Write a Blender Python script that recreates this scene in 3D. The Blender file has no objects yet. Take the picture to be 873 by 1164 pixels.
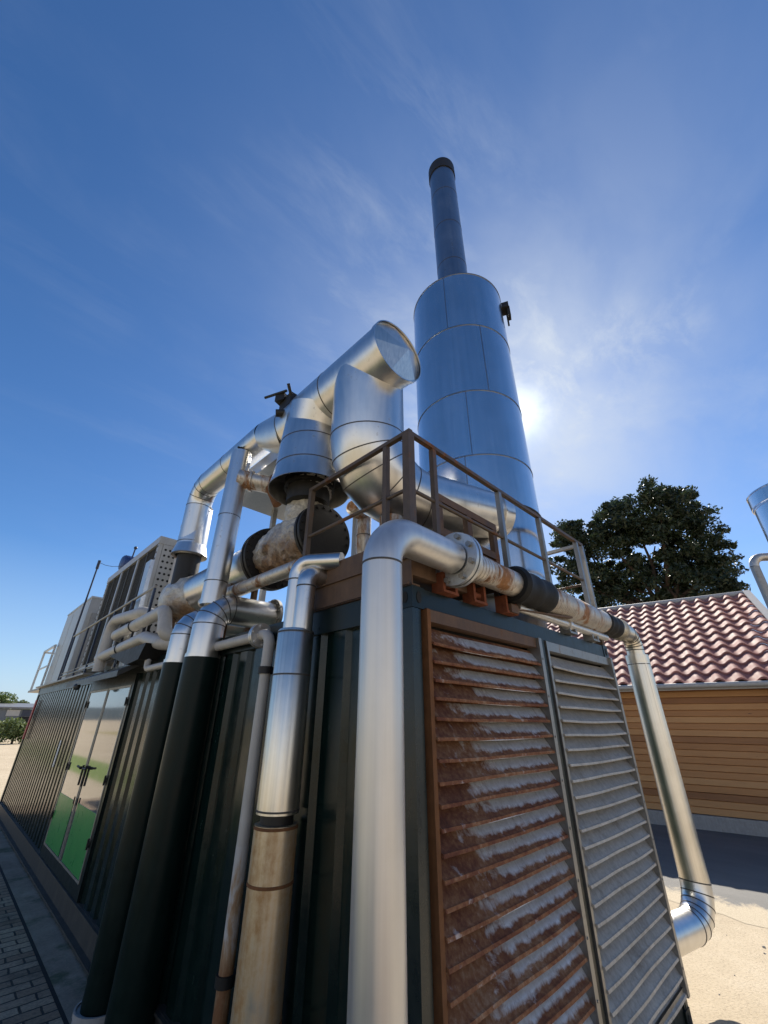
import bpy, bmesh, math, random
from mathutils import Vector, Matrix, noise
R = math.radians
PI = math.pi
random.seed(7)
sc = bpy.context.scene
COL = sc.collection

# ------------------------------------------------------------------ materials
def newmat(name):
    m = bpy.data.materials.new(name)
    m.use_nodes = True
    nt = m.node_tree
    nt.nodes.clear()
    out = nt.nodes.new('ShaderNodeOutputMaterial')
    b = nt.nodes.new('ShaderNodeBsdfPrincipled')
    nt.links.new(b.outputs[0], out.inputs[0])
    return m, nt, b

class G:
    """small node-graph helper"""
    def __init__(self, nt): self.nt = nt
    def n(self, t, **kw):
        nd = self.nt.nodes.new(t)
        for k, v in kw.items(): setattr(nd, k, v)
        return nd
    def link(self, a, b): self.nt.links.new(a, b)
    def coord(self, scale=(1, 1, 1), kind='Object', loc=(0, 0, 0)):
        tc = self.n('ShaderNodeTexCoord')
        mp = self.n('ShaderNodeMapping')
        mp.inputs['Scale'].default_value = scale
        mp.inputs['Location'].default_value = loc
        self.link(tc.outputs[kind], mp.inputs[0])
        return mp.outputs[0]
    def noise(self, vec, scale=5, detail=4, rough=.55, dist=0):
        nd = self.n('ShaderNodeTexNoise')
        nd.inputs['Scale'].default_value = scale
        nd.inputs['Detail'].default_value = detail
        nd.inputs['Roughness'].default_value = rough
        nd.inputs['Distortion'].default_value = dist
        self.link(vec, nd.inputs['Vector'])
        return nd.outputs[0]
    def ramp(self, f, stops):
        nd = self.n('ShaderNodeValToRGB')
        cr = nd.color_ramp
        while len(cr.elements) < len(stops): cr.elements.new(.5)
        for e, (p, c) in zip(cr.elements, stops):
            e.position = p
            e.color = (c, c, c, 1) if isinstance(c, (int, float)) else (*c, 1)
        self.link(f, nd.inputs[0])
        return nd.outputs[0]
    def mix(self, f, a, b, blend='MIX'):
        nd = self.n('ShaderNodeMix', data_type='RGBA', blend_type=blend)
        for i, v in ((0, f), (6, a), (7, b)):
            if hasattr(v, 'type') or hasattr(v, 'is_linked'): self.link(v, nd.inputs[i])
            else: nd.inputs[i].default_value = v if i == 0 else ((v, v, v, 1) if isinstance(v, (int, float)) else (*v, 1))
        return nd.outputs[2]
    def math(self, op, a, b=None, clamp=False):
        nd = self.n('ShaderNodeMath', operation=op, use_clamp=clamp)
        for i, v in ((0, a), (1, b)):
            if v is None: continue
            if isinstance(v, (int, float)): nd.inputs[i].default_value = v
            else: self.link(v, nd.inputs[i])
        return nd.outputs[0]
    def sep(self, vec):
        nd = self.n('ShaderNodeSeparateXYZ')
        self.link(vec, nd.inputs[0])
        return nd.outputs
    def bump(self, h, strength=.2, dist=.02, normal=None):
        nd = self.n('ShaderNodeBump')
        nd.inputs['Strength'].default_value = strength
        nd.inputs['Distance'].default_value = dist
        self.link(h, nd.inputs['Height'])
        if normal is not None: self.link(normal, nd.inputs['Normal'])
        return nd.outputs[0]

def metal(name, base, rough, metallic=1.0, streak=(7, 7, .5), rvar=.12, cvar=.18, rust=0.0, rustcol=(.20, .075, .022), dent=.25, rscale=3.0, grime=0.0):
    m, nt, b = newmat(name)
    g = G(nt)
    st = g.noise(g.coord(streak), 3, 5, .6)
    bl = g.noise(g.coord(), 2.3, 5, .6)
    fi = g.noise(g.coord((1, 1, 1)), 26, 2, .5)
    mixv = g.mix(.5, st, bl)
    c0 = tuple(x * (1 - cvar) for x in base); c1 = tuple(min(1, x * (1 + cvar * .6)) for x in base)
    col = g.ramp(mixv, [(.3, c0), (.68, c1)])
    ro = g.ramp(g.mix(.15, mixv, fi), [(.3, max(.02, rough - rvar)), (.7, min(1, rough + rvar))])
    met = metallic
    if grime > 0:
        gm = g.ramp(g.mix(.5, st, fi), [(.62 - .2 * grime, 0.0), (.8, .75)])
        col = g.mix(gm, col, (.16, .13, .10))
        ro = g.mix(gm, ro, .7)
    if rust > 0:
        rn = g.noise(g.coord((rscale, rscale, rscale * .35)), 1.6, 8, .68, .4)
        t = .72 - .42 * rust
        rm = g.ramp(rn, [(t, 0.0), (min(.98, t + .1), 1.0)])
        rc = g.ramp(g.noise(g.coord(), 14, 5, .7), [(.3, tuple(x * .45 for x in rustcol)), (.7, tuple(x * 1.5 for x in rustcol))])
        col = g.mix(rm, col, rc)
        ro = g.mix(rm, ro, .82)
        met_s = g.math('MULTIPLY', g.math('SUBTRACT', 1.0, rm), metallic)
        g.link(met_s, b.inputs['Metallic'])
    else:
        b.inputs['Metallic'].default_value = metallic
    g.link(col, b.inputs['Base Color'])
    g.link(ro, b.inputs['Roughness'])
    n1 = g.bump(g.noise(g.coord(), 1.1, 1, .3), dent * .35, .03)
    g.link(n1, b.inputs['Normal'])
    return m

def paint(name, base, rough=.5, var=.25, scale=4, spec=.5, bumpv=.06, rust=0.0, streak=(4, 4, .8), coat=0.0, dust=0.0):
    m, nt, b = newmat(name)
    g = G(nt)
    nz = g.mix(.5, g.noise(g.coord(streak), scale, 6, .62), g.noise(g.coord(), scale * 2.2, 5, .6))
    col = g.ramp(nz, [(.28, tuple(x * (1 - var) for x in base)), (.72, tuple(min(1, x * (1 + var)) for x in base))])
    ro = g.ramp(nz, [(.3, max(.03, rough - .1)), (.7, min(1, rough + .1))])
    if dust > 0:
        dm = g.ramp(g.noise(g.coord((3, 3, .5)), 2.0, 7, .7), [(.5, 0.0), (.85, dust)])
        col = g.mix(dm, col, (.20, .17, .13))
        ro = g.mix(dm, ro, .75)
    if rust > 0:
        rn = g.noise(g.coord((2, 2, 1)), 2.4, 9, .7, .3)
        t = .75 - .45 * rust
        rm = g.ramp(rn, [(t, 0.0), (t + .09, 1.0)])
        rc = g.ramp(g.noise(g.coord(), 18, 4, .7), [(.3, (.06, .022, .010)), (.7, (.26, .10, .03))])
        col = g.mix(rm, col, rc)
        ro = g.mix(rm, ro, .85)
    g.link(col, b.inputs['Base Color'])
    g.link(ro, b.inputs['Roughness'])
    b.inputs['Specular IOR Level'].default_value = spec
    if coat: 
        b.inputs['Coat Weight'].default_value = coat
        b.inputs['Coat Roughness'].default_value = .06
    g.link(g.bump(g.noise(g.coord(), 30, 4, .6), bumpv, .01), b.inputs['Normal'])
    return m

M = {}
M['clad'] = metal('stainless_cladding', (.68, .67, .65), .33, rvar=.06, dent=.25, grime=.05, cvar=.14)
M['stack'] = metal('stack_sheet', (.68, .69, .70), .22, rvar=.05, dent=.12, streak=(9, 9, .2), cvar=.12)
M['flue'] = metal('sooty_flue', (.30, .32, .35), .36, rvar=.08, dent=.15, streak=(9, 9, .3), grime=.2)
M['alu'] = metal('dull_aluminium', (.64, .625, .60), .40, rvar=.06, dent=.1, metallic=.8, cvar=.16, streak=(10, 10, .25))
M['alurust'] = metal('stained_aluminium', (.60, .56, .50), .45, rvar=.1, dent=.15, grime=.5, rust=.55, rustcol=(.22, .10, .035), metallic=.8)
M['jacketrust'] = None
M['insul'] = paint('pale_pipe_insulation', (.42, .40, .365), .42, .18, 5, dust=.35)
M['seam'] = paint('dark_joint_line', (.06, .055, .05), .6, .4, 10)
M['brush'] = metal('bright_steel', (.76, .72, .64), .34, rvar=.08, dent=.06, streak=(26, 26, .12), cvar=.3)
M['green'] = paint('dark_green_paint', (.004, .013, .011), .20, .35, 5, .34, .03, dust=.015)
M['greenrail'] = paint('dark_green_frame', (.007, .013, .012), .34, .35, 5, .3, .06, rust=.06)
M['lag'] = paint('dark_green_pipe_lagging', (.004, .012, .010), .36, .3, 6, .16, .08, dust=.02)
M['doorpaint'] = paint('glossy_door_sheet', (.05, .055, .05), .05, .15, 3, .9, .01, coat=1.0)
M['doorreflection'] = paint('painted_green_reflection', (.045, .290, .060), .32, .12, 4, .4, .02)  # green reflection in the lower doors, put into the colour
M['rustbeam'] = paint('rust_brown_steel', (.115, .070, .044), .62, .4, 5, .3, .15, rust=.35)
M['rustrail'] = paint('rusty_railing_steel', (.085, .062, .045), .55, .35, 7, .4, .12, rust=.42)
M['rustred'] = paint('red_rust', (.17, .055, .028), .8, .45, 9, .2, .3, rust=.4)
M['rustorange'] = paint('orange_rust', (.16, .072, .030), .8, .4, 7, .25, .2, rust=.3)
M['galv'] = metal('galvanised_steel', (.55, .57, .58), .45, rvar=.1, dent=.05, grime=.3, rust=.08)
M['galvdark'] = metal('weathered_galvanised', (.34, .33, .31), .5, rvar=.1, dent=.05, grime=.4, rust=.2)
M['black'] = paint('black_steel', (.014, .013, .012), .55, .4, 8, .4, .15, rust=.12)
M['rubber'] = paint('black_rubber', (.010, .010, .010), .65, .3, 9, .3, .2)
M['concrete'] = paint('pale_concrete', (.36, .34, .31), .85, .22, 8, .25, .3)
M['white'] = paint('white_sheet', (.40, .40, .385), .36, .12, 2, .5, .02, dust=.4)
M['fin'] = paint('radiator_fins', (.065, .062, .052), .6, .4, 12, .4, .3)
M['blue'] = paint('blue_motor_paint', (.03, .07, .20), .45, .25, 6)
M['navy'] = paint('dark_blue_pole', (.02, .03, .06), .45, .25, 6)
M['redsign'] = paint('faded_red_sign', (.35, .03, .03), .5, .2, 6)
M['whitesign'] = paint('white_notice', (.75, .75, .72), .5, .05, 6)
M['roofgrey'] = paint('grey_sheet_roof', (.16, .165, .17), .5, .2, 1)
M['shedwall'] = paint('blue_grey_shed_wall', (.13, .15, .17), .6, .2, 1)
M['dark'] = paint('dark_interior', (.01, .01, .01), .8, .2, 3)
M['bark'] = paint('bark', (.07, .05, .035), .9, .4, 6, .2, .5)

def mat_foil():
    m, nt, b = newmat('crumpled_foil_lagging')
    g = G(nt)
    v = g.noise(g.coord(), 9, 7, .7, .6)
    z = g.sep(g.coord(kind='Generated'))[2]
    big = g.noise(g.coord(), 2.5, 4, .6)
    bot = g.math('SUBTRACT', g.math('ADD', big, .26), z)
    rm = g.ramp(bot, [(.35, 0.0), (.62, .9)])
    col = g.mix(rm, g.ramp(v, [(.3, (.36, .34, .30)), (.7, (.74, .71, .65))]), g.ramp(v, [(.3, (.10, .045, .018)), (.7, (.32, .18, .08))]))
    g.link(col, b.inputs['Base Color'])
    b.inputs['Metallic'].default_value = .6
    b.inputs['Roughness'].default_value = .4
    g.link(g.bump(g.noise(g.coord(), 24, 6, .65, .8), .9, .03), b.inputs['Normal'])
    return m
M['foil'] = mat_foil()
def mat_stain():
    m, nt, b = newmat('rust_streaked_jacket')
    g = G(nt)
    a = g.noise(g.coord((10, 10, .28)), 1.5, 4, .55)
    c = g.noise(g.coord((5, 5, 1.1)), 1.5, 6, .65, .3)
    f = g.noise(g.coord((3, 3, 3)), 6.0, 6, .7)
    z = g.sep(g.coord())[2]
    below = g.math('FRACT', g.math('DIVIDE', g.math('SUBTRACT', 1.485, z), .2601))
    n = g.mix(.25, g.mix(.5, a, c), f)
    col = g.ramp(n, [(.38, (.62, .58, .49)), (.48, (.58, .46, .30)), (.57, (.44, .27, .12)), (.68, (.26, .12, .045))])
    g.link(col, b.inputs['Base Color'])
    g.link(g.ramp(n, [(.40, .9), (.60, .35)]), b.inputs['Metallic'])
    g.link(g.ramp(n, [(.40, .34), (.60, .6)]), b.inputs['Roughness'])
    return m
M['jacketrust'] = mat_stain()
def mat_pipe_rust():
    m, nt, b = newmat('pale_pipe_rusting_downward')
    g = G(nt)
    z = g.sep(g.coord())[2]
    n = g.noise(g.coord((6, 6, 1.6)), 2.0, 7, .68, .3)
    v = g.math('ADD', n, g.math('MULTIPLY', g.math('SUBTRACT', 1.25, z), .38))
    col = g.ramp(v, [(.52, (.46, .44, .41)), (.64, (.34, .22, .12)), (.80, (.20, .085, .03))])
    g.link(col, b.inputs['Base Color']); b.inputs['Roughness'].default_value = .6
    g.link(g.bump(n, .15, .004), b.inputs['Normal'])
    return m
M['piperust'] = mat_pipe_rust()

def mat_louver(name, rusty):
    m, nt, b = newmat(name)
    g = G(nt)
    o = g.coord()
    s = g.sep(o)
    n1 = g.noise(o, 3.0, 8, .68, .5)
    fine = g.noise(o, 40, 4, .65)
    vst = g.noise(g.coord((9, 2, 1.6)), 2.0, 6, .65, .3)
    if rusty:
        # bare zinc showing through flaking red-brown primer; worn most right of the middle of every slat
        xx = s[0]
        slot = g.math('FRACT', g.math('DIVIDE', g.math('SUBTRACT', s[2], .338), .0925))
        row = g.n('ShaderNodeTexWhiteNoise', noise_dimensions='1D')
        g.link(g.math('FLOOR', g.math('DIVIDE', g.math('SUBTRACT', s[2], .338), .0925)), row.inputs['W'])
        start = g.math('ADD', .24, g.math('MULTIPLY', row.outputs[0], .22))
        worn = g.math('MULTIPLY', g.math('SUBTRACT', xx, start), 3.2, True)
        high = g.math('MULTIPLY', g.math('SUBTRACT', s[2], 2.15), 2.2, True)
        worn = g.math('ADD', worn, g.math('MULTIPLY', high, .35))
        upper = g.math('MULTIPLY', g.math('MULTIPLY', g.math('SUBTRACT', slot, .24), 3.2, True), g.math('MULTIPLY', g.math('SUBTRACT', 1.10, slot), 7.0, True))
        w = g.math('MULTIPLY', worn, upper)
        flake = g.noise(g.coord((4, 4, 6)), 2.6, 8, .62, .5)
        w = g.math('ADD', w, g.math('MULTIPLY', g.math('SUBTRACT', vst, .5), .9))
        w = g.math('ADD', w, g.math('MULTIPLY', g.math('SUBTRACT', flake, .5), 1.9))
        bare = g.ramp(w, [(.24, 0.0), (.78, 1.0)])
        prim = g.ramp(g.mix(.4, n1, fine), [(.25, (.055, .023, .015)), (.43, (.150, .056, .032)), (.53, (.25, .115, .055)), (.68, (.38, .27, .18))])
        zinc = g.ramp(g.mix(.6, vst, fine), [(.26, (.34, .26, .19)), (.40, (.72, .70, .67)), (.62, (.90, .89, .87))])
        col = g.mix(bare, prim, zinc)
        rough = g.mix(bare, .88, g.ramp(fine, [(.3, .34), (.7, .52)]))
        met = g.math('MULTIPLY', bare, .5)
        b.inputs['Specular IOR Level'].default_value = .22
        g.link(met, b.inputs['Metallic'])
    else:
        col = g.ramp(g.mix(.5, g.mix(.5, n1, vst), fine), [(.25, (.21, .175, .13)), (.5, (.46, .42, .355)), (.75, (.68, .63, .55))])
        rm = g.ramp(g.noise(o, 2.1, 9, .72, .5), [(.56, 0.0), (.72, .75)])
        col = g.mix(rm, col, (.17, .12, .08))
        rough = g.ramp(fine, [(.3, .5), (.7, .68)])
        b.inputs['Metallic'].default_value = .3
    g.link(col, b.inputs['Base Color'])
    g.link(rough, b.inputs['Roughness'])
    g.link(g.bump(g.mix(.5, fine, n1), .10, .005), b.inputs['Normal'])
    return m
M['louver_rust'] = mat_louver('rusty_louver', True)
M['louver_grey'] = mat_louver('grey_louver', False)

def mat_wood():
    m, nt, b = newmat('oiled_softwood_boards')
    g = G(nt)
    s = g.sep(g.coord())
    brd = g.n('ShaderNodeTexWhiteNoise', noise_dimensions='1D')
    g.link(g.math('FLOOR', g.math('DIVIDE', s[2], .135)), brd.inputs['W'])
    grain = g.noise(g.coord((.6, .6, 16)), 4, 7, .65, .3)
    knots = g.noise(g.coord((1.4, 1.4, 6)), 3.0, 2, .5)
    base = g.ramp(g.mix(.5, g.mix(.35, grain, g.noise(g.coord(), .8, 5, .6)), brd.outputs[0]), [(.2, (.27, .110, .035)), (.5, (.47, .215, .070)), (.8, (.60, .32, .125))])
    kn = g.ramp(knots, [(.76, 0.0), (.80, .8)])
    col = g.mix(kn, base, (.07, .03, .012))
    g.link(col, b.inputs['Base Color'])
    b.inputs['Roughness'].default_value = .55
    g.link(g.bump(grain, .15, .01), b.inputs['Normal'])
    return m
M['wood'] = mat_wood()
M['fascia'] = paint('grey_fascia', (.42, .41, .39), .6, .15, 4)
M['tile'] = paint('red_clay_tile', (.34, .145, .12), .74, .45, 2.6, .25, .15, streak=(2, 2, 2), dust=.35)

def mat_ground():
    m, nt, b = newmat('sandy_ground')
    g = G(nt)
    o = g.coord()
    big = g.noise(o, .35, 6, .6)
    med = g.noise(o, 2.5, 8, .7)
    fin = g.noise(o, 45, 5, .7)
    col = g.ramp(g.mix(.5, big, med), [(.3, (.36, .29, .195)), (.55, (.50, .415, .295)), (.75, (.58, .50, .38))])
    col = g.mix(g.ramp(fin, [(.33, .55), (.5, 0.0)]), col, (.22, .17, .12))
    g.link(col, b.inputs['Base Color'])
    b.inputs['Roughness'].default_value = .92
    b.inputs['Specular IOR Level'].default_value = .2
    g.link(g.bump(g.mix(.4, fin, med), .5, .03), b.inputs['Normal'])
    return m
M['ground'] = mat_ground()

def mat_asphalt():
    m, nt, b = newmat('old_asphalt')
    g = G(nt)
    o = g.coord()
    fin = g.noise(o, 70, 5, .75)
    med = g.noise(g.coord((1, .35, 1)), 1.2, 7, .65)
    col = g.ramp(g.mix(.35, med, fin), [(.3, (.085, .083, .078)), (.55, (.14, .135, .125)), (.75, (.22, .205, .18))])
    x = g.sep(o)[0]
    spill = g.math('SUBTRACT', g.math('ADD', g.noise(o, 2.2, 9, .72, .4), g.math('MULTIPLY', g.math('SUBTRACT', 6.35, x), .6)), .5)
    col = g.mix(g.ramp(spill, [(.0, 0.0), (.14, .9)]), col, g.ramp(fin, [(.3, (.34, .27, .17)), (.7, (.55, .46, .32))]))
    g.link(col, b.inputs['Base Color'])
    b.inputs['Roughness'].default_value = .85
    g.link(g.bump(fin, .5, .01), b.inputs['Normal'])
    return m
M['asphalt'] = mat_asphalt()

def mat_paver():
    m, nt, b = newmat('worn_brick_pavers')
    g = G(nt)
    v = g.coord((1, 1, 1), loc=(0, 0, 0))
    rot = g.n('ShaderNodeMapping')
    rot.inputs['Rotation'].default_value = (0, 0, R(0))
    g.link(v, rot.inputs[0])
    br = g.n('ShaderNodeTexBrick')
    br.inputs['Scale'].default_value = 1
    br.inputs['Brick Width'].default_value = .25
    br.inputs['Row Height'].default_value = .125
    br.inputs['Mortar Size'].default_value = .010
    br.inputs['Mortar Smooth'].default_value = .35
    br.inputs['Bias'].default_value = 0
    wob = g.n('ShaderNodeVectorMath', operation='ADD')
    nz = g.n('ShaderNodeTexNoise'); nz.inputs['Scale'].default_value = 6; g.link(v, nz.inputs['Vector'])
    sc_ = g.n('ShaderNodeVectorMath', operation='SCALE'); sc_.inputs['Scale'].default_value = .03
    g.link(nz.outputs[1], sc_.inputs[0])
    g.link(rot.outputs[0], wob.inputs[0]); g.link(sc_.outputs[0], wob.inputs[1])
    g.link(wob.outputs[0], br.inputs['Vector'])
    br.inputs['Color1'].default_value = (.31, .205, .125, 1)
    br.inputs['Color2'].default_value = (.52, .385, .25, 1)
    br.inputs['Mortar'].default_value = (.035, .032, .026, 1)
    fin = g.noise(v, 40, 5, .7)
    med = g.noise(v, 1.6, 6, .65)
    col = g.mix(g.ramp(fin, [(.35, .5), (.6, 0.0)]), br.outputs[0], (.06, .055, .045))
    col = g.mix(g.ramp(med, [(.5, 0.0), (.7, .7)]), col, (.055, .05, .038))
    g.link(col, b.inputs['Base Color'])
    b.inputs['Roughness'].default_value = .85
    inv = g.math('SUBTRACT', 1.0, br.outputs[1])
    n1 = g.bump(inv, .8, .012)
    g.link(g.bump(fin, .35, .008, n1), b.inputs['Normal'])
    return m
M['paver'] = mat_paver()

def mat_mossy():
    m, nt, b = newmat('mossy_concrete_strip')
    g = G(nt)
    o = g.coord()
    fin = g.noise(o, 38, 5, .7)
    med = g.noise(o, 2.4, 7, .7)
    col = g.ramp(g.mix(.4, med, fin), [(.3, (.16, .13, .095)), (.7, (.42, .35, .26))])
    mo = g.ramp(g.noise(o, 1.7, 7, .7), [(.52, 0.0), (.64, .8)])
    col = g.mix(mo, col, (.045, .075, .030))
    g.link(col, b.inputs['Base Color'])
    b.inputs['Roughness'].default_value = .9
    g.link(g.bump(fin, .4, .01), b.inputs['Normal'])
    return m
M['mossy'] = mat_mossy()

def mat_leaf(name, c0, c1):
    m, nt, b = newmat(name)
    g = G(nt)
    n = g.noise(g.coord(), 1.1, 4, .6)
    f = g.noise(g.coord(), 9, 2, .5)
    g.link(g.ramp(g.mix(.5, n, f), [(.3, c0), (.7, c1)]), b.inputs['Base Color'])
    b.inputs['Roughness'].default_value = .5
    b.inputs['Transmission Weight'].default_value = 0
    tr = nt.nodes.new('ShaderNodeBsdfTranslucent')
    tr.inputs[0].default_value = (*[x * 1.3 for x in c1], 1)
    mx = nt.nodes.new('ShaderNodeMixShader')
    mx.inputs[0].default_value = .22
    out = [x for x in nt.nodes if x.type == 'OUTPUT_MATERIAL'][0]
    nt.links.new(b.outputs[0], mx.inputs[1]); nt.links.new(tr.outputs[0], mx.inputs[2])
    nt.links.new(mx.outputs[0], out.inputs[0])
    return m
M['leaf'] = mat_leaf('oak_leaves', (.012, .022, .012), (.038, .058, .024))
M['bushleaf'] = mat_leaf('bush_leaves', (.05, .075, .025), (.13, .17, .05))
M['farleaf'] = mat_leaf('far_leaves', (.05, .08, .025), (.14, .19, .05))
M['lawn'] = paint('mown_lawn', (.17, .22, .06), .8, .4, 3, .2, .3, streak=(1, 1, 1))
M['drygrass'] = paint('dry_grass_field', (.34, .28, .13), .9, .3, .5, .2, .2, streak=(1, 1, 1))
M['hill'] = paint('hazed_wooded_hill', (.085, .105, .115), .95, .3, .02, .1, .0, streak=(1, 1, 1))  # distance haze is put into this bluish colour

# ------------------------------------------------------------------ mesh building
def V(*a): return Vector(a)
class MB:
    def __init__(self): self.v = []; self.f = []; self.sm = []; self.seam = None
    def add(self, vs, fs, smooth=False):
        o = len(self.v)
        self.v += [Vector(p) for p in vs]
        for f in fs:
            self.f.append([o + i for i in f]); self.sm.append(smooth)
        return self
    def box(self, lo, hi):
        (x0, y0, z0), (x1, y1, z1) = lo, hi
        vs = [(x0, y0, z0), (x1, y0, z0), (x1, y1, z0), (x0, y1, z0), (x0, y0, z1), (x1, y0, z1), (x1, y1, z1), (x0, y1, z1)]
        return self.add(vs, [(3, 2, 1, 0), (4, 5, 6, 7), (0, 1, 5, 4), (1, 2, 6, 5), (2, 3, 7, 6), (3, 0, 4, 7)])
    def obox(self, c, ax, ay, az, hx, hy, hz):
        c = Vector(c); vs = []
        for sz in (-1, 1):
            for sx, sy in ((-1, -1), (1, -1), (1, 1), (-1, 1)):
                vs.append(c + ax * hx * sx + ay * hy * sy + az * hz * sz)
        return self.add(vs, [(3, 2, 1, 0), (4, 5, 6, 7), (0, 1, 5, 4), (1, 2, 6, 5), (2, 3, 7, 6), (3, 0, 4, 7)])
    def bar(self, p0, p1, w, h=None, up=(0, 0, 1)):
        p0 = Vector(p0); p1 = Vector(p1); d = (p1 - p0); L = d.length; d.normalize()
        u = Vector(up)
        if abs(d.dot(u)) > .95: u = V(0, 1, 0)
        s = d.cross(u).normalized(); u = s.cross(d)
        return self.obox((p0 + p1) / 2, d, s, u, L / 2, w / 2, (h or w) / 2)
    def tube(self, pts, r, seg=32, caps=True, smooth=True):
        pts = [Vector(p) for p in pts]
        n = len(pts)
        rs = r if isinstance(r, (list, tuple)) else [r] * n
        t0 = next((pts[k + 1] - pts[k]).normalized() for k in range(n - 1) if (pts[k + 1] - pts[k]).length > 1e-7)
        ref = V(0, 0, 1) if abs(t0.z) < .9 else V(1, 0, 0)
        nrm = (ref - t0 * ref.dot(t0)).normalized()
        o = len(self.v); prev = t0
        for i in range(n):
            if i == 0: t = t0
            elif i == n - 1: t = (pts[i] - pts[i - 1]).normalized() if (pts[i] - pts[i - 1]).length > 1e-7 else prev
            else:
                a = (pts[i] - pts[i - 1]); bb = (pts[i + 1] - pts[i])
                t = ((a.normalized() if a.length > 1e-7 else prev) + (bb.normalized() if bb.length > 1e-7 else prev)).normalized()
            q = prev.rotation_difference(t)
            nrm = q @ nrm; nrm = (nrm - t * nrm.dot(t)).normalized()
            bn = t.cross(nrm)
            # keep the section round on mitred corners
            k = 1.0
            for j in range(seg):
                a = 2 * PI * j / seg
                self.v.append(pts[i] + (nrm * math.cos(a) + bn * math.sin(a)) * rs[i] * k)
            prev = t
        for i in range(n - 1):
            for j in range(seg):
                a = o + i * seg + j; b2 = o + i * seg + (j + 1) % seg
                self.f.append([a, b2, b2 + seg, a + seg]); self.sm.append(smooth)
        if caps:
            self.f.append([o + j for j in range(seg)][::-1]); self.sm.append(False)
            self.f.append([o + (n - 1) * seg + j for j in range(seg)]); self.sm.append(False)
        return self
    def ring(self, c, axis, r, h=.02, t=.004, seg=32):
        """thin band standing proud of a pipe of radius r"""
        c = Vector(c); a = Vector(axis).normalized()
        tgt = self
        if t <= .006:                       # a thin joint line: kept apart as a sub-part
            if self.seam is None: self.seam = MB()
            tgt = self.seam; h = min(h, .009); t = .0025
        tgt.tube([c - a * h / 2, c - a * h / 2, c + a * h / 2, c + a * h / 2], [r - .002, r + t, r + t, r - .002], seg, False)
        return self
    def shell(self, pts, r, t=.004, seg=40):
        """open thin walled tube"""
        pts = [Vector(p) for p in pts]
        n = len(pts); rs = list(r) if isinstance(r, (list, tuple)) else [r] * n
        ins = [x - t for x in rs]
        # out along, then back inside
        o = len(self.v)
        a = MB(); a.tube(pts, rs, seg, False); b = MB(); b.tube(pts, ins, seg, False)
        self.add(a.v, a.f, True)
        self.add(b.v, [f[::-1] for f in b.f], True)
        na = len(a.v)
        for base in (0, (n - 1) * seg):
            for j in range(seg):
                k = (j + 1) % seg
                self.f.append([o + base + j, o + base + k, o + na + base + k, o + na + base + j]); self.sm.append(False)
        return self
    def disc(self, c, axis, r, t, seg=40):
        a = Vector(axis).normalized(); c = Vector(c)
        return self.tube([c - a * t / 2, c + a * t / 2], r, seg, True)
    def bolts(self, c, axis, r, n, s=.012, h=.012, ph=0):
        a = Vector(axis).normalized(); c = Vector(c)
        u = a.orthogonal().normalized(); w = a.cross(u)
        for k in range(n):
            p = c + (u * math.cos(2 * PI * k / n + ph) + w * math.sin(2 * PI * k / n + ph)) * r
            self.tube([p - a * h, p + a * h], s, 6, True, False)
        return self
    def ball(self, c, r, seg=12):
        c = Vector(c); pts = []; rs = []
        for i in range(seg + 1):
            th = PI * i / seg
            pts.append(c + V(0, 0, -math.cos(th) * r)); rs.append(max(1e-4, math.sin(th) * r))
        return self.tube(pts, rs, 16, False)

BASE = {}
def _mesh(name, mb, mat, off):
    me = bpy.data.meshes.new(name)
    me.from_pydata([tuple(p - off) for p in mb.v], [], mb.f)
    me.polygons.foreach_set('use_smooth', mb.sm)
    me.materials.append(M[mat] if isinstance(mat, str) else mat)
    me.validate()
    try: me.set_sharp_from_angle(angle=R(38))
    except Exception: pass
    me.update()
    return me
def part(name, mb, mat, parent=None, label=None):
    """one mesh object, given in world coordinates, under its thing or part"""
    off = BASE[parent.name] if parent else Vector((0, 0, 0))
    if not mb.v and mb.seam: mb, mat = mb.seam, 'seam'
    o = bpy.data.objects.new(name, _mesh(name, mb, mat, off))
    COL.objects.link(o)
    if parent:
        o.parent = parent
    BASE[o.name] = off
    if label: o['label'] = label
    if mb.seam: part('joint_seam', mb.seam, 'seam', o)
    return o
def islands(mb):
    par = list(range(len(mb.v)))
    def find(a):
        while par[a] != a: par[a] = par[par[a]]; a = par[a]
        return a
    for f in mb.f:
        r0 = find(f[0])
        for q in f[1:]: par[find(q)] = r0
    out = {}
    for f, sm in zip(mb.f, mb.sm): out.setdefault(find(f[0]), []).append((f, sm))
    res = []
    for fs in out.values():
        m = MB(); idx = {}
        for f, sm in fs:
            nf = []
            for q in f:
                if q not in idx: idx[q] = len(m.v); m.v.append(mb.v[q])
                nf.append(idx[q])
            m.f.append(nf); m.sm.append(sm)
        res.append(m)
    return res
def each(name, mb, mat, parent):
    """every separate piece becomes a part of its own"""
    return [part(name, m, mat, parent) for m in islands(mb)]
def thing(name, label, cat, loc=(0, 0, 0), group=None):
    o = bpy.data.objects.new(name, None)
    o.empty_display_size = .2
    COL.objects.link(o); o.location = loc
    o['label'] = label; o['category'] = cat
    if group: o['group'] = group
    BASE[o.name] = Vector(loc)
    return o
def solo(name, mb, mat, label, cat, loc=(0, 0, 0), group=None):
    o = bpy.data.objects.new(name, _mesh(name, mb, mat, Vector(loc)))
    COL.objects.link(o); o.location = loc
    o['label'] = label; o['category'] = cat
    if group: o['group'] = group
    BASE[o.name] = Vector(loc)
    return o
def struct(name, mb, mat):
    o = bpy.data.objects.new(name, _mesh(name, mb, mat, Vector((0, 0, 0))))
    COL.objects.link(o); o['kind'] = 'structure'
    return o
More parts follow.
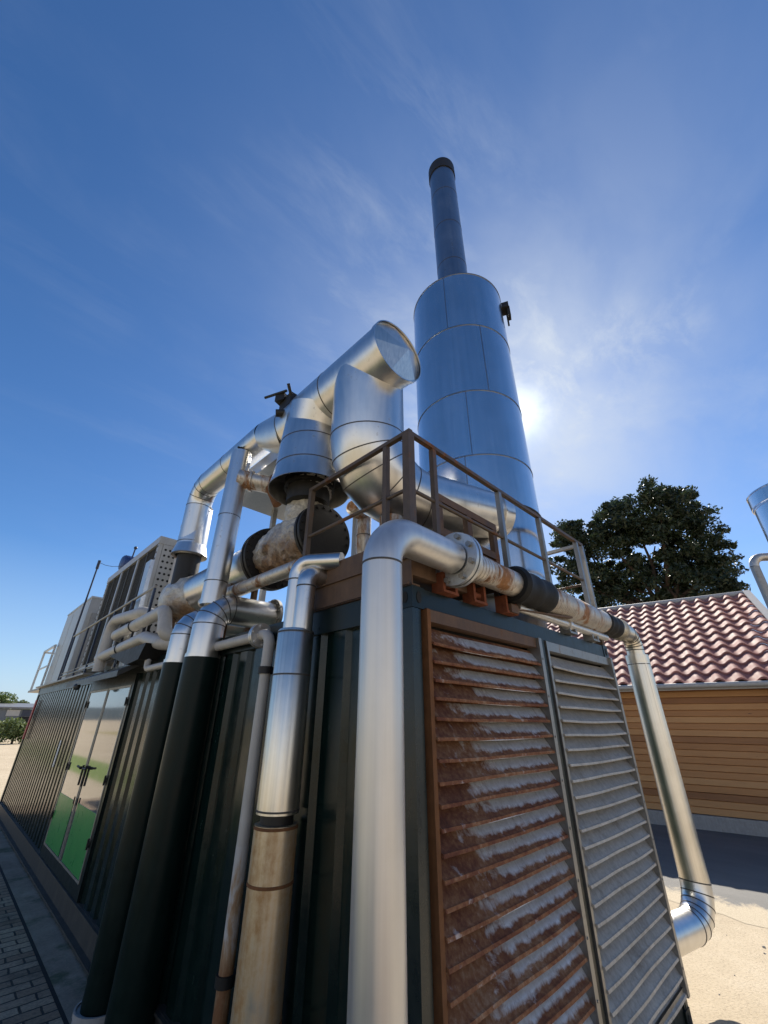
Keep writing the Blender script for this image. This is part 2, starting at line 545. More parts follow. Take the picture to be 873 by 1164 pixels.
def bend(p0, pc, p1, rad, n=8):
    """polyline p0 -> p1 with the corner pc rounded to radius rad"""
    p0, pc, p1 = Vector(p0), Vector(pc), Vector(p1)
    a = (p0 - pc).normalized(); b = (p1 - pc).normalized()
    ang = a.angle(b); d = rad / math.tan(ang / 2)
    c = pc + (a + b).normalized() * (rad / math.sin(ang / 2))
    s = pc + a * d - c; e = pc + b * d - c
    ax = s.cross(e).normalized(); tot = s.angle(e)
    return [c + Matrix.Rotation(tot * i / n, 3, ax) @ s for i in range(n + 1)]
def route(pts, rad, n=8):
    out = [Vector(pts[0])]
    for i in range(1, len(pts) - 1):
        r = rad[i - 1] if isinstance(rad, (list, tuple)) else rad
        out += bend(pts[i - 1], pts[i], pts[i + 1], r, n)
    out.append(Vector(pts[-1]))
    return out
def seams(mb, pts, r, idx, h=.012, t=.003):
    for i in idx:
        a = pts[max(0, i - 1)]; b = pts[min(len(pts) - 1, i + 1)]
        mb.ring(pts[i], b - a, r, h, t)

# ------------------------------------------------------------------ container
L, W, ZT = 13.05, 2.92, 2.69
cont = thing('generator_container', 'long dark green corrugated container with louvered end and double doors under the pipes', 'container', (0, 0, 0))
def corr(mb, a0, a1, z0, z1, fixed, axis, out, pitch=.255, depth=.034):
    """trapezoid sheet along an axis; out = direction of the outside"""
    prof = [(0, 0), (.30, 0), (.42, 1), (.72, 1), (.84, 0), (1, 0)]
    n = max(1, round((a1 - a0) / pitch)); p = (a1 - a0) / n
    line = []
    for k in range(n):
        for t, d in prof[:-1]: line.append((a0 + (k + t) * p, d))
    line.append((a1, 0))
    vs = []; fs = []
    for (a, d) in line:
        off = fixed - out * depth * d
        for z in (z0, z1):
            vs.append((off, a, z) if axis == 'y' else (a, off, z))
    for i in range(len(line) - 1):
        fs.append((2 * i, 2 * i + 2, 2 * i + 3, 2 * i + 1))
    mb.add(vs, fs)
D0, D1 = 4.90, 7.12           # door opening
mb = MB()
corr(mb, .12, D0 - .09, .27, 2.53, .016, 'y', -1)
corr(mb, D1 + .07, L - .12, .27, 2.53, .016, 'y', -1, pitch=.235)
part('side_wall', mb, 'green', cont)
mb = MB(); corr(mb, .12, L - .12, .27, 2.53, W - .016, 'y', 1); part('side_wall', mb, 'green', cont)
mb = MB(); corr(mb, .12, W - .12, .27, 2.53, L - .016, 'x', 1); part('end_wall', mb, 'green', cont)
mb = MB(); mb.box((.06, .06, 2.56), (W - .06, L - .06, 2.655)); part('roof', mb, 'greenrail', cont)
mb = MB()
mb.box((0, .105, 2.53), (.07, L - .1, ZT)); mb.box((W - .07, .105, 2.53), (W, L - .1, ZT))
each('top_rail', mb, 'greenrail', cont)
mb = MB()
mb.box((.105, .002, 2.585), (W - .105, .07, ZT)); mb.box((.105, L - .07, 2.53), (W - .105, L - .002, ZT))
each('end_header', mb, 'greenrail', cont)
mb = MB()
mb.box((-.004, .105, .045), (.09, L - .1, .27)); mb.box((W - .09, .105, .045), (W + .004, L - .1, .27))
mb.box((-.06, .2, .045), (-.004, L - .1, .062)); mb.box((-.03, .105, .252), (-.004, L - .1, .268))
each('base_rail', mb, paint('grimy_base_rail', (.045, .042, .036), .6, .4, 6, .4, .2, rust=.18, dust=.5), cont)
mb = MB(); mb.box((.105, .01, .045), (W - .105, .09, .22)); mb.box((.105, L - .09, .045), (W - .105, L - .01, .27)); each('base_rail', mb, 'greenrail', cont)
for px in (0, W):
    for py in (0, L):
        mb = MB()
        sx = 1 if px == 0 else -1; sy = 1 if py == 0 else -1
        x0, x1 = sorted((px, px + sx * .05)); y0, y1 = sorted((py, py + sy * .105))
        mb.box((x0, y0, .16), (x1, y1, 2.57))
        x0, x1 = sorted((px + sx * .003, px + sx * .075)); y0, y1 = sorted((py, py + sy * .04))
        mb.box((x0, y0 + (.004 if sy > 0 else -.0), .16), (x1, y1 - (0 if sy > 0 else .004), 2.57))
        post = part('corner_post', mb, paint('blue_green_post', (.010, .018, .018), .3, .3, 5, .5, .05, dust=.06), cont)
        for z0, z1 in ((.045, .16), (2.572, ZT + .006)):
            cb = MB()
            cx0, cx1 = sorted((px - sx * .004, px + sx * .100)); cy0, cy1 = sorted((py - sy * .004, py + sy * .100))
            cb.box((cx0, cy0, z0), (cx1, cy1, z1))
            c = part('corner_casting', cb, 'greenrail', post)
            hb = MB()
            zc = (z0 + z1) / 2
            pass
            # lifting eyes: dark oval sockets let into both faces
            for k in range(2):
                hb2 = MB()
                if k == 0: cen = V(px - sx * .005, py + sy * .052, zc); u = V(0, 1, 0); nn = V(-sx, 0, 0)
                else: cen = V(px + sx * .052, py - sy * .005, zc); u = V(1, 0, 0); nn = V(0, -sy, 0)
                vs = [cen + u * .02 * math.cos(2 * PI * i / 20) + V(0, 0, .034) * math.sin(2 * PI * i / 20) for i in range(20)]
                vs2 = [p + nn * .002 for p in vs]
                hb2.add(vs + vs2, [list(range(20, 40))] + [(i, (i + 1) % 20, 20 + (i + 1) % 20, 20 + i) for i in range(20)])
                hb.add(hb2.v, hb2.f)
            each('lifting_eye', hb, 'dark', post)
# double doors
for k, (a, b) in enumerate(((D0, (D0 + D1) / 2 - .012), ((D0 + D1) / 2 + .012, D1))):
    mb = MB(); mb.box((-.012, a, .40), (.025, b, 2.40))
    d = part('door', mb, 'doorpaint', cont)
    mb = MB(); mb.box((-.016, a + (.035 if k == 0 else .11), .43), (-.013, b - (.11 if k == 0 else .035), 1.02)); part('painted_reflection', mb, 'doorreflection', d)  # thin plate carrying the painted green reflection, not a door part
    mb = MB()
    for (y0, y1) in ((a, a + .03), (b - .03, b)): mb.box((-.020, y0, .40), (-.0125, y1, 2.40))
    mb.box((-.019, a + .031, .402), (-.0125, b - .031, .425)); mb.box((-.019, a + .031, 2.37), (-.0125, b - .031, 2.40))
    part('door_frame', mb, 'galvdark', d)
    ye = b - .07 if k == 0 else a + .07
    mb = MB()
    s = -1 if k == 0 else 1
    mb.box((-.04, ye - .016, 1.20), (-.0205, ye + .016, 1.43))
    mb.tube([(-.065, ye, 1.40), (-.065, ye + s * .17, 1.41)], .013, 10)
    mb.tube([(-.045, ye, 1.40), (-.072, ye, 1.40)], .018, 10)
    part('handle', mb, 'black', d)
    mb = MB(); mb.box((-.032, ye - .014, .99), (-.0205, ye + .014, 1.07)); part('lock', mb, 'black', d)
    for z in (.75, 1.35, 2.2):
        hb = MB(); yh = a + .012 if k == 0 else b - .012
        hb.tube([(-.032, yh, z - .05), (-.032, yh, z + .05)], .010, 10); hb.box((-.027, yh - .03, z - .03), (-.0205, yh + .03, z + .03))
        part('hinge', hb, 'black', d)
mb = MB()
mb.box((-.014, D0 - .09, .275), (.03, D0 - .004, 2.525)); mb.box((-.014, D1 + .004, .275), (.03, D1 + .07, 2.525))
mb.box((-.014, D0 - .003, 2.405), (.03, D1 + .003, 2.525)); mb.box((-.014, D0 - .003, .275), (.03, D1 + .003, .396))
part('door_surround', mb, 'greenrail', cont)
mb = MB()
mb.add([(-.004, D0 - .35, 2.665), (-.004, D1 + .5, 2.665), (-.30, D1 + .5, 2.53), (-.30, D0 - .35, 2.53),
        (-.004, D0 - .35, 2.645), (-.004, D1 + .5, 2.645), (-.30, D1 + .5, 2.46), (-.30, D0 - .35, 2.46)],
       [(0, 1, 2, 3), (7, 6, 5, 4), (3, 2, 6, 7), (0, 3, 7, 4), (2, 1, 5, 6), (1, 0, 4, 5)])
mb.ball((-.285, D1 - .35, 2.44), .05)
part('door_canopy', mb, paint('dark_grey_canopy', (.05, .052, .05), .45, .3, 4, .4, .05, dust=.3), cont)
mb = MB(); mb.box((-.045, 12.55, 1.55), (-.022, 12.72, 2.40)); part('warning_strip', mb, 'redsign', cont)
mb = MB(); mb.box((-.024, 8.15, 1.27), (-.018, 8.24, 1.66)); part('notice', mb, 'whitesign', cont)
# louvers
def louver(name, x0, x1, z0, z1, framemat, framemat2, slatmat, lab):
    fr = MB()
    fr.box((x0 + .012, -.024, z0), (x0 + .042, .06, z1))
    f = part(name, fr, framemat, cont, lab)
    for (za, zb) in ((z1 - .07, z1 - .001), (z0 + .001, z0 + .05)):
        hd_ = MB(); hd_.box((x0 + .044, -.022, za), (x1 - .047, .06, zb)); part('louver_frame', hd_, 'rustbeam' if x0 < 1 else 'galvdark', f)
    fr2 = MB(); fr2.box((x1 - .045, -.045, z0), (x1, .06, z1))
    for k in range(9):
        z = z0 + .15 + k * (z1 - z0 - .3) / 8
        fr2.tube([(x1 - .022, -.050, z), (x1 - .022, -.044, z)], .007, 8)
    part('louver_frame', fr2, framemat2, f)
    sl = MB()
    n = 24; p = .0925; ztop = z1 - .085
    rr = random.Random(x0)
    a, b = x0 + .046, x1 - .046
    for k in range(n):
        z = ztop - k * p
        if z - p < z0 + .03: break
        j = [rr.uniform(-.004, .004) for _ in range(4)]
        nx = 14
        prof = [(.055, 0.0), (.040, -.006), (-.022, -.094), (-.034, -.098), (-.038, -.112), (-.032, -.115), (-.018, -.103), (.044, -.014), (.056, -.006)]
        vs = []; fs = []
        ph = rr.uniform(0, 6)
        for i in range(nx + 1):
            t = i / nx; x = a + (b - a) * t
            sag = -.004 * math.sin(PI * t) + .0022 * math.sin(7 * t + ph) + (j[0] * (1 - t) + j[1] * t) * .5
            for (y, dz) in prof:
                wob = .0025 * math.sin(9 * t + ph * 2) * (1 if dz < -.05 else 0)
                vs.append((x, y + wob, z + dz + sag))
        m_ = len(prof)
        for i in range(nx):
            for q in range(m_):
                q2 = (q + 1) % m_
                fs.append((i * m_ + q, i * m_ + q2, (i + 1) * m_ + q2, (i + 1) * m_ + q))
        fs.append(tuple(range(m_))[::-1]); fs.append(tuple(nx * m_ + q for q in range(m_)))
        sl.add(vs, fs, True)
    part('slats', sl, slatmat, f)
    bk = MB(); bk.box((x0 + .01, .10, z0), (x1 - .01, .12, z1)); part('mesh_backing', bk, 'dark', f)
louver('vent_louver', .085, 1.415, .24, 2.575, 'rustorange', 'galvdark', 'louver_rust', 'left louver panel flaking to red brown rust')
louver('vent_louver', 1.525, 2.875, .24, 2.575, 'galvdark', 'galvdark', 'louver_grey', 'right louver panel of weathered grey slats')
mb = MB(); mb.box((1.417, -.012, .22), (1.523, .06, 2.584)); part('louver_mullion', mb, 'greenrail', cont)
# rusty lifting lugs on the end header
for x in (.30, .62, 1.02, 2.05, 2.55):
    mb = MB()
    mb.box((x - .075, -.055, ZT + .004), (x + .075, .045, ZT + .020))
    for s in (-1, 1): mb.box((x + s * .06 - .012, -.05, ZT + .021), (x + s * .06 + .012, .04, ZT + .13))
    mb.tube([(x - .062, -.006, ZT + .07), (x + .062, -.006, ZT + .07)], .022, 12)
    part('lifting_lug', mb, 'rustred' if x < 1.1 else 'galvdark', cont)

# ------------------------------------------------------------------ work platform with guard rail
pf = thing('work_platform', 'rusty brown steel platform with pipe guard rail on the container roof corner', 'platform', (0, 0, ZT))
mb = MB()
def channel(mb, p0, p1, z0, z1, inward, fl=.07, t=.010):
    p0 = Vector(p0); p1 = Vector(p1); inn = Vector(inward)
    d = (p1 - p0).normalized(); c = (p0 + p1) / 2; Lh = (p1 - p0).length / 2
    up = V(0, 0, 1)
    mb.obox(c + inn * t / 2 + up * ((z0 + z1) / 2), d, inn, up, Lh, t / 2, (z1 - z0) / 2)
    for z in (z0 + t / 2, z1 - t / 2):
        mb.obox(c + inn * (t + (fl - t) / 2 + .0005) + up * z, d, inn, up, Lh, (fl - t) / 2, t / 2)
channel(mb, (.0, .0, 0), (.0, 1.20, 0), 2.70, 3.02, (1, 0, 0))
mb.box((-.016, .0, 2.862), (-.001, 1.20, 2.878))
mb.box((-.028, .005, 2.70), (-.0165, 1.20, 2.712))
mb2 = mb
part('edge_beam', mb, 'rustbeam', pf)
mb = MB()
channel(mb, (.012, .001, 0), (.62, .001, 0), 2.76, 3.019, (0, 1, 0))
part('edge_beam', mb, 'rustbeam', pf)
mb = MB(); mb.box((.622, .002, 2.995), (2.95, .012, 3.019)); mb.box((.622, .012, 3.008), (2.95, .10, 3.018)); part('edge_angle', mb, 'rustbeam', pf)
mb = MB(); mb.box((.02, .075, 2.99), (1.38, 1.19, 3.012)); part('deck', mb, 'rustbeam', pf)
mb = MB()
for (x, y) in ((.06, 1.14), (1.3, 1.14), (1.3, .2)): mb.box((x - .03, y - .03, 2.69), (x + .03, y + .03, 2.988))
each('support_post', mb, 'rustbeam', pf)
HZ = 3.815
for i, (x, y, w) in enumerate(((.03, .03, .060), (.03, .247, .038), (.03, 1.175, .042), (.295, .03, .038), (1.19, .03, .042), (1.92, .03, .042), (2.78, .03, .042), (2.93, .03, .045), (2.93, .95, .045))):
    mb = MB(); mb.box((x - w / 2, y - w / 2, 3.021), (x + w / 2, y + w / 2, HZ - .02))
    mb.box((x - w * .75, y - w * .75, 3.0205), (x + w * .75, y + w * .75, 3.030))
    part('rail_post', mb, 'rustrail' if i < 4 else 'galvdark', pf)
mb = MB(); mb.bar((.03, 0.004, HZ), (.03, 1.20, HZ), .036, .030); part('hand_rail', mb, 'rustrail', pf)
mb = MB(); mb.bar((.055, .03, HZ), (2.955, .03, HZ), .036, .030); part('hand_rail', mb, 'rustrail', pf)
mb = MB(); mb.bar((2.93, .055, HZ), (2.93, .975, HZ), .045, .034); part('hand_rail', mb, 'galvdark', pf)
mb = MB(); mb.tube([(.03, .06, 3.36), (.03, 1.15, 3.36)], .014, 10); part('mid_rail', mb, 'rustrail', pf)
mb = MB(); mb.tube([(.06, .03, 3.36), (2.75, .03, 3.36)], .014, 10); mb.tube([(2.93, .05, 3.36), (2.93, .93, 3.36)], .014, 10); part('mid_rail', mb, 'rustrail', pf)

# ------------------------------------------------------------------ silencer stack
SX, SY, SR = 2.165, .845, .68
st = thing('silencer_stack', 'tall silver silencer drum with narrow dark flue rising above everything', 'stack', (SX, SY, 2.69))
mb = MB(); mb.tube([(SX, SY, 3.06), (SX, SY, 7.80)], SR, 72)
part('drum', mb, 'stack', st)
mb = MB()
for z in (3.07, 4.62, 5.55, 6.70, 7.785): mb.ring((SX, SY, z), (0, 0, 1), SR, .012, .0062, 72)
part('seam_bands', mb, 'flue', st)
mb = MB()
for a, z0, z1 in ((200, 6.7, 7.78), (236, 5.55, 6.69), (212, 4.62, 5.54), (205, 3.08, 4.61)):
    d = V(math.cos(R(a)), math.sin(R(a)), 0)
    c = V(SX, SY, 0) + d * (SR + .001)
    mb.obox(c + V(0, 0, (z0 + z1) / 2), d, V(0, 0, 1).cross(d), V(0, 0, 1), .003, .006, (z1 - z0) / 2)
part('lap_joint', mb, 'flue', st)
mb = MB(); mb.tube([(SX, SY, 2.692), (SX, SY, 3.059)], SR - .12, 48); part('base_skirt', mb, 'galvdark', st)
fl = MB(); FR = .250
fl.tube([(SX, SY, 7.801), (SX, SY, 12.05)], FR, 48)
for z in (8.9, 10.0, 11.1): fl.ring((SX, SY, z), (0, 0, 1), FR, .03, .005, 48)
flue = part('flue', fl, 'flue', st)
mb = MB(); mb.shell([(SX, SY, 11.88), (SX, SY, 12.20)], FR + .016, .012, 48); part('flue_tip', mb, 'black', flue)
mb = MB()
d = V(.43, -.9, 0).normalized(); p = V(SX, SY, 7.60) + d * SR
t = V(0, 0, 1).cross(d)
mb.obox(p + d * .05, d, t, V(0, 0, 1), .05, .08, .05)
mb.obox(p + d * .09 - V(0, 0, .12), d, t, V(0, 0, 1), .02, .05, .10)
mb.obox(p + d * .06 - V(0, 0, .16) + t * .05, d, t, V(0, 0, 1), .012, .012, .16)
part('lifting_lug', mb, 'black', st)
mb = MB(); mb.tube([V(SX, SY, 4.02) + V(math.cos(R(a)), math.sin(R(a)), 0) * (SR + .012) for a in range(180, 300, 6)], .010, 8, True); part('cable', mb, 'black', st)

# ------------------------------------------------------------------ big exhaust duct
DX, DZ = .149, 4.87
dt = thing('exhaust_duct', 'fat silver duct sloping overhead with faceted round end cap and elbow into the stack', 'duct', (DX, .3, DZ))
mb = MB(); mb.tube([(DX, .24, DZ), (DX, 1.80, DZ)], .285, 64, False)
mb.tube([(DX, 1.801, DZ), (DX - .03, 2.0, DZ + .05), (DX - .10, 2.3, DZ + .155)], [.285, .25, .176], 48, False)
for y in (.25, 1.02, 1.79): mb.ring((DX, y, DZ), (0, 1, 0), .285, .018, .005, 64)
part('duct_body', mb, 'clad', dt)
mb = MB()   # folded pyramid end cap
N = 64; ap = V(DX + .03, .13, DZ + .04)
rim = [V(DX + .287 * math.cos(2 * PI * i / N), .238, DZ + .287 * math.sin(2 * PI * i / N)) for i in range(N)]
hub = [V(DX, .236, DZ)]
# four folded facets meeting in a shallow point
ap = V(DX + .06, .160, DZ + .02)
cuts = [6, 17, 27, 34, 45, 57]                # folds between flat facets
for a_, b_ in zip(cuts, cuts[1:] + [cuts[0] + N]):
    ra, rb = rim[a_ % N], rim[b_ % N]
    nn_ = (ra - ap).cross(rb - ap)
    arc = []
    for k in range(a_, b_ + 1):
        q = rim[k % N].copy()
        q.y = ap.y - (nn_.x * (q.x - ap.x) + nn_.z * (q.z - ap.z)) / nn_.y
        arc.append(q)
    mb.add([ap] + arc, [tuple(range(len(arc) + 1))], False)
capo = part('end_cap', mb, 'brush', dt)
mb = MB(); mb.ring((DX, .243, DZ), (0, 1, 0), .287, .045, .008, 64); part('cap_rim', mb, 'clad', dt)
P2 = route([(DX - .10, 2.3, DZ + .155), (DX - .10, 4.18, DZ + .185), (DX - .07, 4.22, 4.02)], .30, 6)
mb = MB(); mb.tube(P2, .170, 40, False); seams(mb, P2, .170, (1, 3, 5, 7)); mb.ring((DX - .10, 3.2, DZ + .17), (0, 1, 0), .170, .02, .004)
part('return_duct', mb, 'clad', dt)
mb = MB(); mb.tube([(DX - .062, 4.20, 4.80), (DX - .06, 4.215, 4.78), (DX - .055, 4.22, 4.16)], [.172, .176, .195], 40, False)
for z in (4.77, 4.70, 4.63, 4.2): mb.ring((DX - .06, 4.22, z), (0, 0, 1), .176 if z > 4.3 else .190, .014, .004)
part('drop_pipe', mb, 'clad', dt)
mb = MB(); mb.shell([(DX - .055, 4.22, 4.17), (DX - .055, 4.22, 4.02)], [.195, .235], .006); part('skirt', mb, 'clad', dt)
# T branch
TY = 1.42
mb = MB(); mb.tube([(DX, TY, 4.80), (DX, TY, 4.45), (DX, TY, 4.10)], [.30, .325, .345], 64, False)
mb.ring((DX, TY, 4.42), (0, 0, 1), .3265, .016, .005, 64); mb.ring((DX, TY, 4.14), (0, 0, 1), .343, .016, .005, 64)
mb.tube([(DX, TY - .1, DZ - .05), (DX, TY - .02, 4.62)], [.335, .305], 64, False)
part('tee_branch', mb, 'clad', dt)
mb = MB(); mb.shell([(DX, TY, 4.115), (DX, TY, 4.06), (DX, TY, 3.93)], [.347, .352, .378], .006, 64); part('skirt', mb, 'clad', dt)
# elbow into the stack
A0 = V(.185, .645, 4.84); A1 = V(.31, .78, 3.75); A2 = V(1.74, .345, 3.86)
ep = [A0] + bend(A0, A1, A2, .50, 5)
er = [.325, .335, .335, .325, .315, .30, .285]
mb = MB()
path = [A0, ep[1], ep[2], ep[3], ep[4], ep[5], ep[6], A2]
rr_ = [.318, .328, .334, .334, .325, .308, .285, .228]
mb.tube(path, rr_, 64, False)
for i in range(1, 7):
    a = path[i - 1]; b = path[i + 1]; mb.ring(path[i], b - a, rr_[i], .014, .005, 64)
part('segmented_elbow', mb, 'clad', dt)
mb = MB(); dirn = (A2 - ep[6]).normalized()
mb.disc(A2 - dirn * .13, dirn, .252, .018, 48); part('collar', mb, 'clad', dt)
mb = MB(); mb.tube([(.50, .66, 3.52), (.50, .66, 3.24)], .10, 28); mb.ring((.50, .66, 3.34), (0, 0, 1), .10, .02, .006); part('drain_stub', mb, 'alurust', dt)

fr = thing('duct_support', 'brown steel frame with two square openings under the duct elbow', 'support', (.6, .18, 3.02))
mb = MB()
for z in (3.25, 3.53): mb.box((.48, .15, z - .03), (1.30, .20, z + .03))
for x in (.48, .86, 1.24): mb.box((x, .152, 3.013), (x + .06, .198, 3.2195)); mb.box((x, .152, 3.2805), (x + .06, .198, 3.4995))
part('frame', mb, 'rustbeam', fr)
mb = MB(); mb.box((.545, .17, 3.013), (1.235, .18, 3.218)); part('back_plate', mb, 'rustbeam', fr)

# ------------------------------------------------------------------ main horizontal exhaust pipe
EX, EZ = .25, 3.48
ex = thing('engine_exhaust', 'horizontal silver exhaust pipe ending in a black bolted disc beside the guard rail', 'exhaust pipe', (EX, 1.25, 2.69))
mb = MB(); mb.disc((EX, 1.25, EZ), (0, 1, 0), .280, .03, 48); mb.bolts((EX, 1.25, EZ), (0, 1, 0), .250, 20, .014, .03)
mb.disc((EX, 1.30, EZ), (0, 1, 0), .280, .03, 48)
part('blind_flange', mb, 'black', ex)
mb = MB()
nseg, nr = 46, 40
vs = []; fs = []
for i in range(nr + 1):
    t = i / nr; y = 1.32 + .78 * t
    for j in range(nseg):
        a = 2 * PI * j / nseg
        r = .232 + .045 * math.sin(PI * t)
        q = V(math.cos(a) * 2.2, y * 3.2, math.sin(a) * 2.2)
        r += .016 * noise.noise(q * 2.0) + .020 * noise.noise(q * 5.0) + .018 * noise.noise(q * 10)
        vs.append((EX + r * math.cos(a), y, EZ + r * math.sin(a)))
for i in range(nr):
    for j in range(nseg):
        fs.append((i * nseg + j, (i + 1) * nseg + j, (i + 1) * nseg + (j + 1) % nseg, i * nseg + (j + 1) % nseg))
mb.add(vs, fs, True)
vs = []; fs = []
nr = 16
for i in range(nr + 1):
    t = i / nr
    c = V(EX - .02 - .08 * t, 1.62 - .26 * t, EZ + .05 + .50 * t)
    for j in range(nseg):
        a = 2 * PI * j / nseg
        q = V(math.cos(a) * 2.2, t * 3, math.sin(a) * 2.2 + 9)
        r = .185 + .022 * noise.noise(q * 2.3) + .014 * noise.noise(q * 6) + .008 * noise.noise(q * 12)
        vs.append((c.x + r * math.cos(a), c.y + r * math.sin(a), c.z))
for i in range(nr):
    for j in range(nseg):
        fs.append((i * nseg + j, i * nseg + (j + 1) % nseg, (i + 1) * nseg + (j + 1) % nseg, (i + 1) * nseg + j))
mb.add(vs, fs, True)
part('foil_lagging', mb, 'foil', ex)
mb = MB(); mb.disc((EX, 2.12, EZ), (0, 1, 0), .320, .035, 48); mb.disc((EX, 2.18, EZ), (0, 1, 0), .320, .035, 48); mb.bolts((EX, 2.15, EZ), (0, 1, 0), .292, 24, .015, .062)
part('bolted_flange', mb, 'black', ex)
mb = MB(); mb.tube([(EX, 2.2, EZ), (EX, 4.6, EZ)], .240, 48); mb.ring((EX, 3.0, EZ), (0, 1, 0), .240, .02, .005); mb.ring((EX, 2.34, EZ), (0, 1, 0), .240, .10, .014); part('silver_run', mb, 'clad', ex)
mb = MB(); mb.tube([(DX, TY, 4.06), (DX, TY, 3.80)], .20, 32); mb.disc((DX, TY, 3.97), (0, 0, 1), .235, .03, 36); mb.disc((DX, TY, 4.03), (0, 0, 1), .235, .03, 36); mb.bolts((DX, TY, 4.0), (0, 0, 1), .212, 14, .013, .05)
part('outlet_neck', mb, 'black', ex)
mb = MB(); mb.tube([(DX - .05, 4.22, 4.06), (DX - .04, 4.22, 3.55)], .155, 28); part('riser_neck', mb, 'black', ex)
vs = []; fs = []; nr = 20; mb = MB()
for i in range(nr + 1):
    t = i / nr; y = 3.75 + 1.1 * t
    for j in range(nseg):
        a = 2 * PI * j / nseg
        r = .10 + .20 * math.sin(PI * min(1, max(0, t))) ** .6
        q = V(math.cos(a) * 2, y * 3, math.sin(a) * 2 + 4)
        r += .02 * noise.noise(q * 2) + .012 * noise.noise(q * 5)
        vs.append((EX - .04 + r * math.cos(a), y, EZ - .03 + r * math.sin(a)))
for i in range(nr):
    for j in range(nseg):
        fs.append((i * nseg + j, (i + 1) * nseg + j, (i + 1) * nseg + (j + 1) % nseg, i * nseg + (j + 1) % nseg))
mb.add(vs, fs, True); part('quilted_jacket', mb, 'foil', ex)
for y in (2.7, 4.3):
    mb = MB(); mb.box((EX - .16, y - .04, 2.66), (EX - .12, y + .04, 3.36)); mb.box((EX + .12, y - .04, 2.66), (EX + .16, y + .04, 3.36)); each('saddle', mb, 'rustbeam', ex)

# flat silver box duct behind
bd = thing('box_duct', 'flat rectangular silver duct box showing its tan underside behind the tee branch', 'duct', (.9, 2.4, 4.5))
mb = MB(); mb.box((.09, 1.75, 4.62), (1.25, 3.38, 4.78)); part('casing', mb, 'clad', bd)
mb = MB(); mb.box((.085, 1.745, 4.60), (1.255, 3.385, 4.618)); part('flange', mb, 'clad', bd)
for (x, y) in ((1.15, 1.9), (1.15, 3.2), (.75, 3.2)):
    mb = MB(); mb.box((x - .03, y - .03, 2.66), (x + .03, y + .03, 4.599)); part('leg', mb, 'galvdark', bd)
bp = thing('condensate_pipe', 'upright golden tinted pipe with small cross branch behind the elbow', 'pipe', (.93, 1.5, 2.69))
mb = MB(); mb.tube([(.93, 1.5, 2.66), (.93, 1.5, 4.40)], .075, 28); mb.ring((.93, 1.5, 3.75), (0, 0, 1), .075, .02, .005); part('riser', mb, 'alurust', bp)
mb = MB(); mb.tube([(.93, 1.5, 3.98), (.62, 1.34, 3.94)], .055, 20); mb.tube([(.70, 1.38, 3.95), (.66, 1.36, 3.945)], .085, 20); mb.ball((.76, 1.41, 3.96), .085); part('branch', mb, 'alurust', bp)

def shift(mb):
    c = V(-.10, 1.95, 5.14)
    mb.v = [c + (p - c) * 1.45 + V(.09, -.34, -.16) for p in mb.v]
va = thing('damper_actuator', 'black rusty damper actuator clamped on the upper duct', 'actuator', (-.02, 1.95, 5.1))
mb = MB()
mb.obox((-.10, 1.96, 5.16), V(1, 0, 0), V(0, 1, 0), V(0, 0, 1), .085, .075, .055)
mb.obox((-.16, 2.02, 5.22), V(.9, .4, .1).normalized(), V(-.4, .9, 0).normalized(), V(0, 0, 1), .06, .04, .03)
mb.tube([(-.05, 1.87, 5.08), (-.22, 2.0, 5.06)], .028, 12); mb.tube([(-.20, 1.93, 5.24), (-.26, 2.14, 5.27)], .010, 8); mb.tube([(-.20, 1.85, 5.14), (-.25, 1.82, 5.20)], .012, 8)
shift(mb)
part('housing', mb, 'black', va)
mb = MB(); mb.disc((-.02, 1.86, 5.06), V(.3, -1, .1), .085, .05, 28); mb.disc((.0, 1.82, 5.06), V(.3, -1, .1), .095, .016, 28); mb.bolts((-.005, 1.825, 5.06), V(.3, -1, .1), .078, 8, .008, .012); shift(mb); part('rusty_flange', mb, 'rustred', va)
ck = solo('drain_cock', MB().tube([(-.10, 2.62, 4.80), (-.10, 2.62, 4.95)], .018, 10).tube([(-.15, 2.62, 4.93), (-.03, 2.62, 4.94)], .014, 8).ball((-.10, 2.62, 4.86), .03), 'black', 'small black cock at the top of the tall silver vent pipe', 'valve', (-.10, 2.62, 4.8))

rv = thing('rusty_branch', 'short rust stained branch pipe with flange beside the tall silver vent pipe', 'pipe', (.1, 2.3, 4.3))
mb = MB(); mb.tube([(-.12, 2.46, 4.42), (.02, 2.36, 4.40), (.30, 2.14, 4.34)], [.115, .10, .10], 28); mb.ring((-.01, 2.38, 4.405), (1, -.75, -.1), .10, .03, .02); part('branch', mb, 'alurust', rv)
mb = MB(); mb.disc((.18, 2.235, 4.365), (1, -.75, -.1), .125, .05, 24); mb.tube([(.12, 2.18, 4.30), (.2, 2.1, 4.08)], .05, 12); part('rusty_joint', mb, 'rustorange', rv)

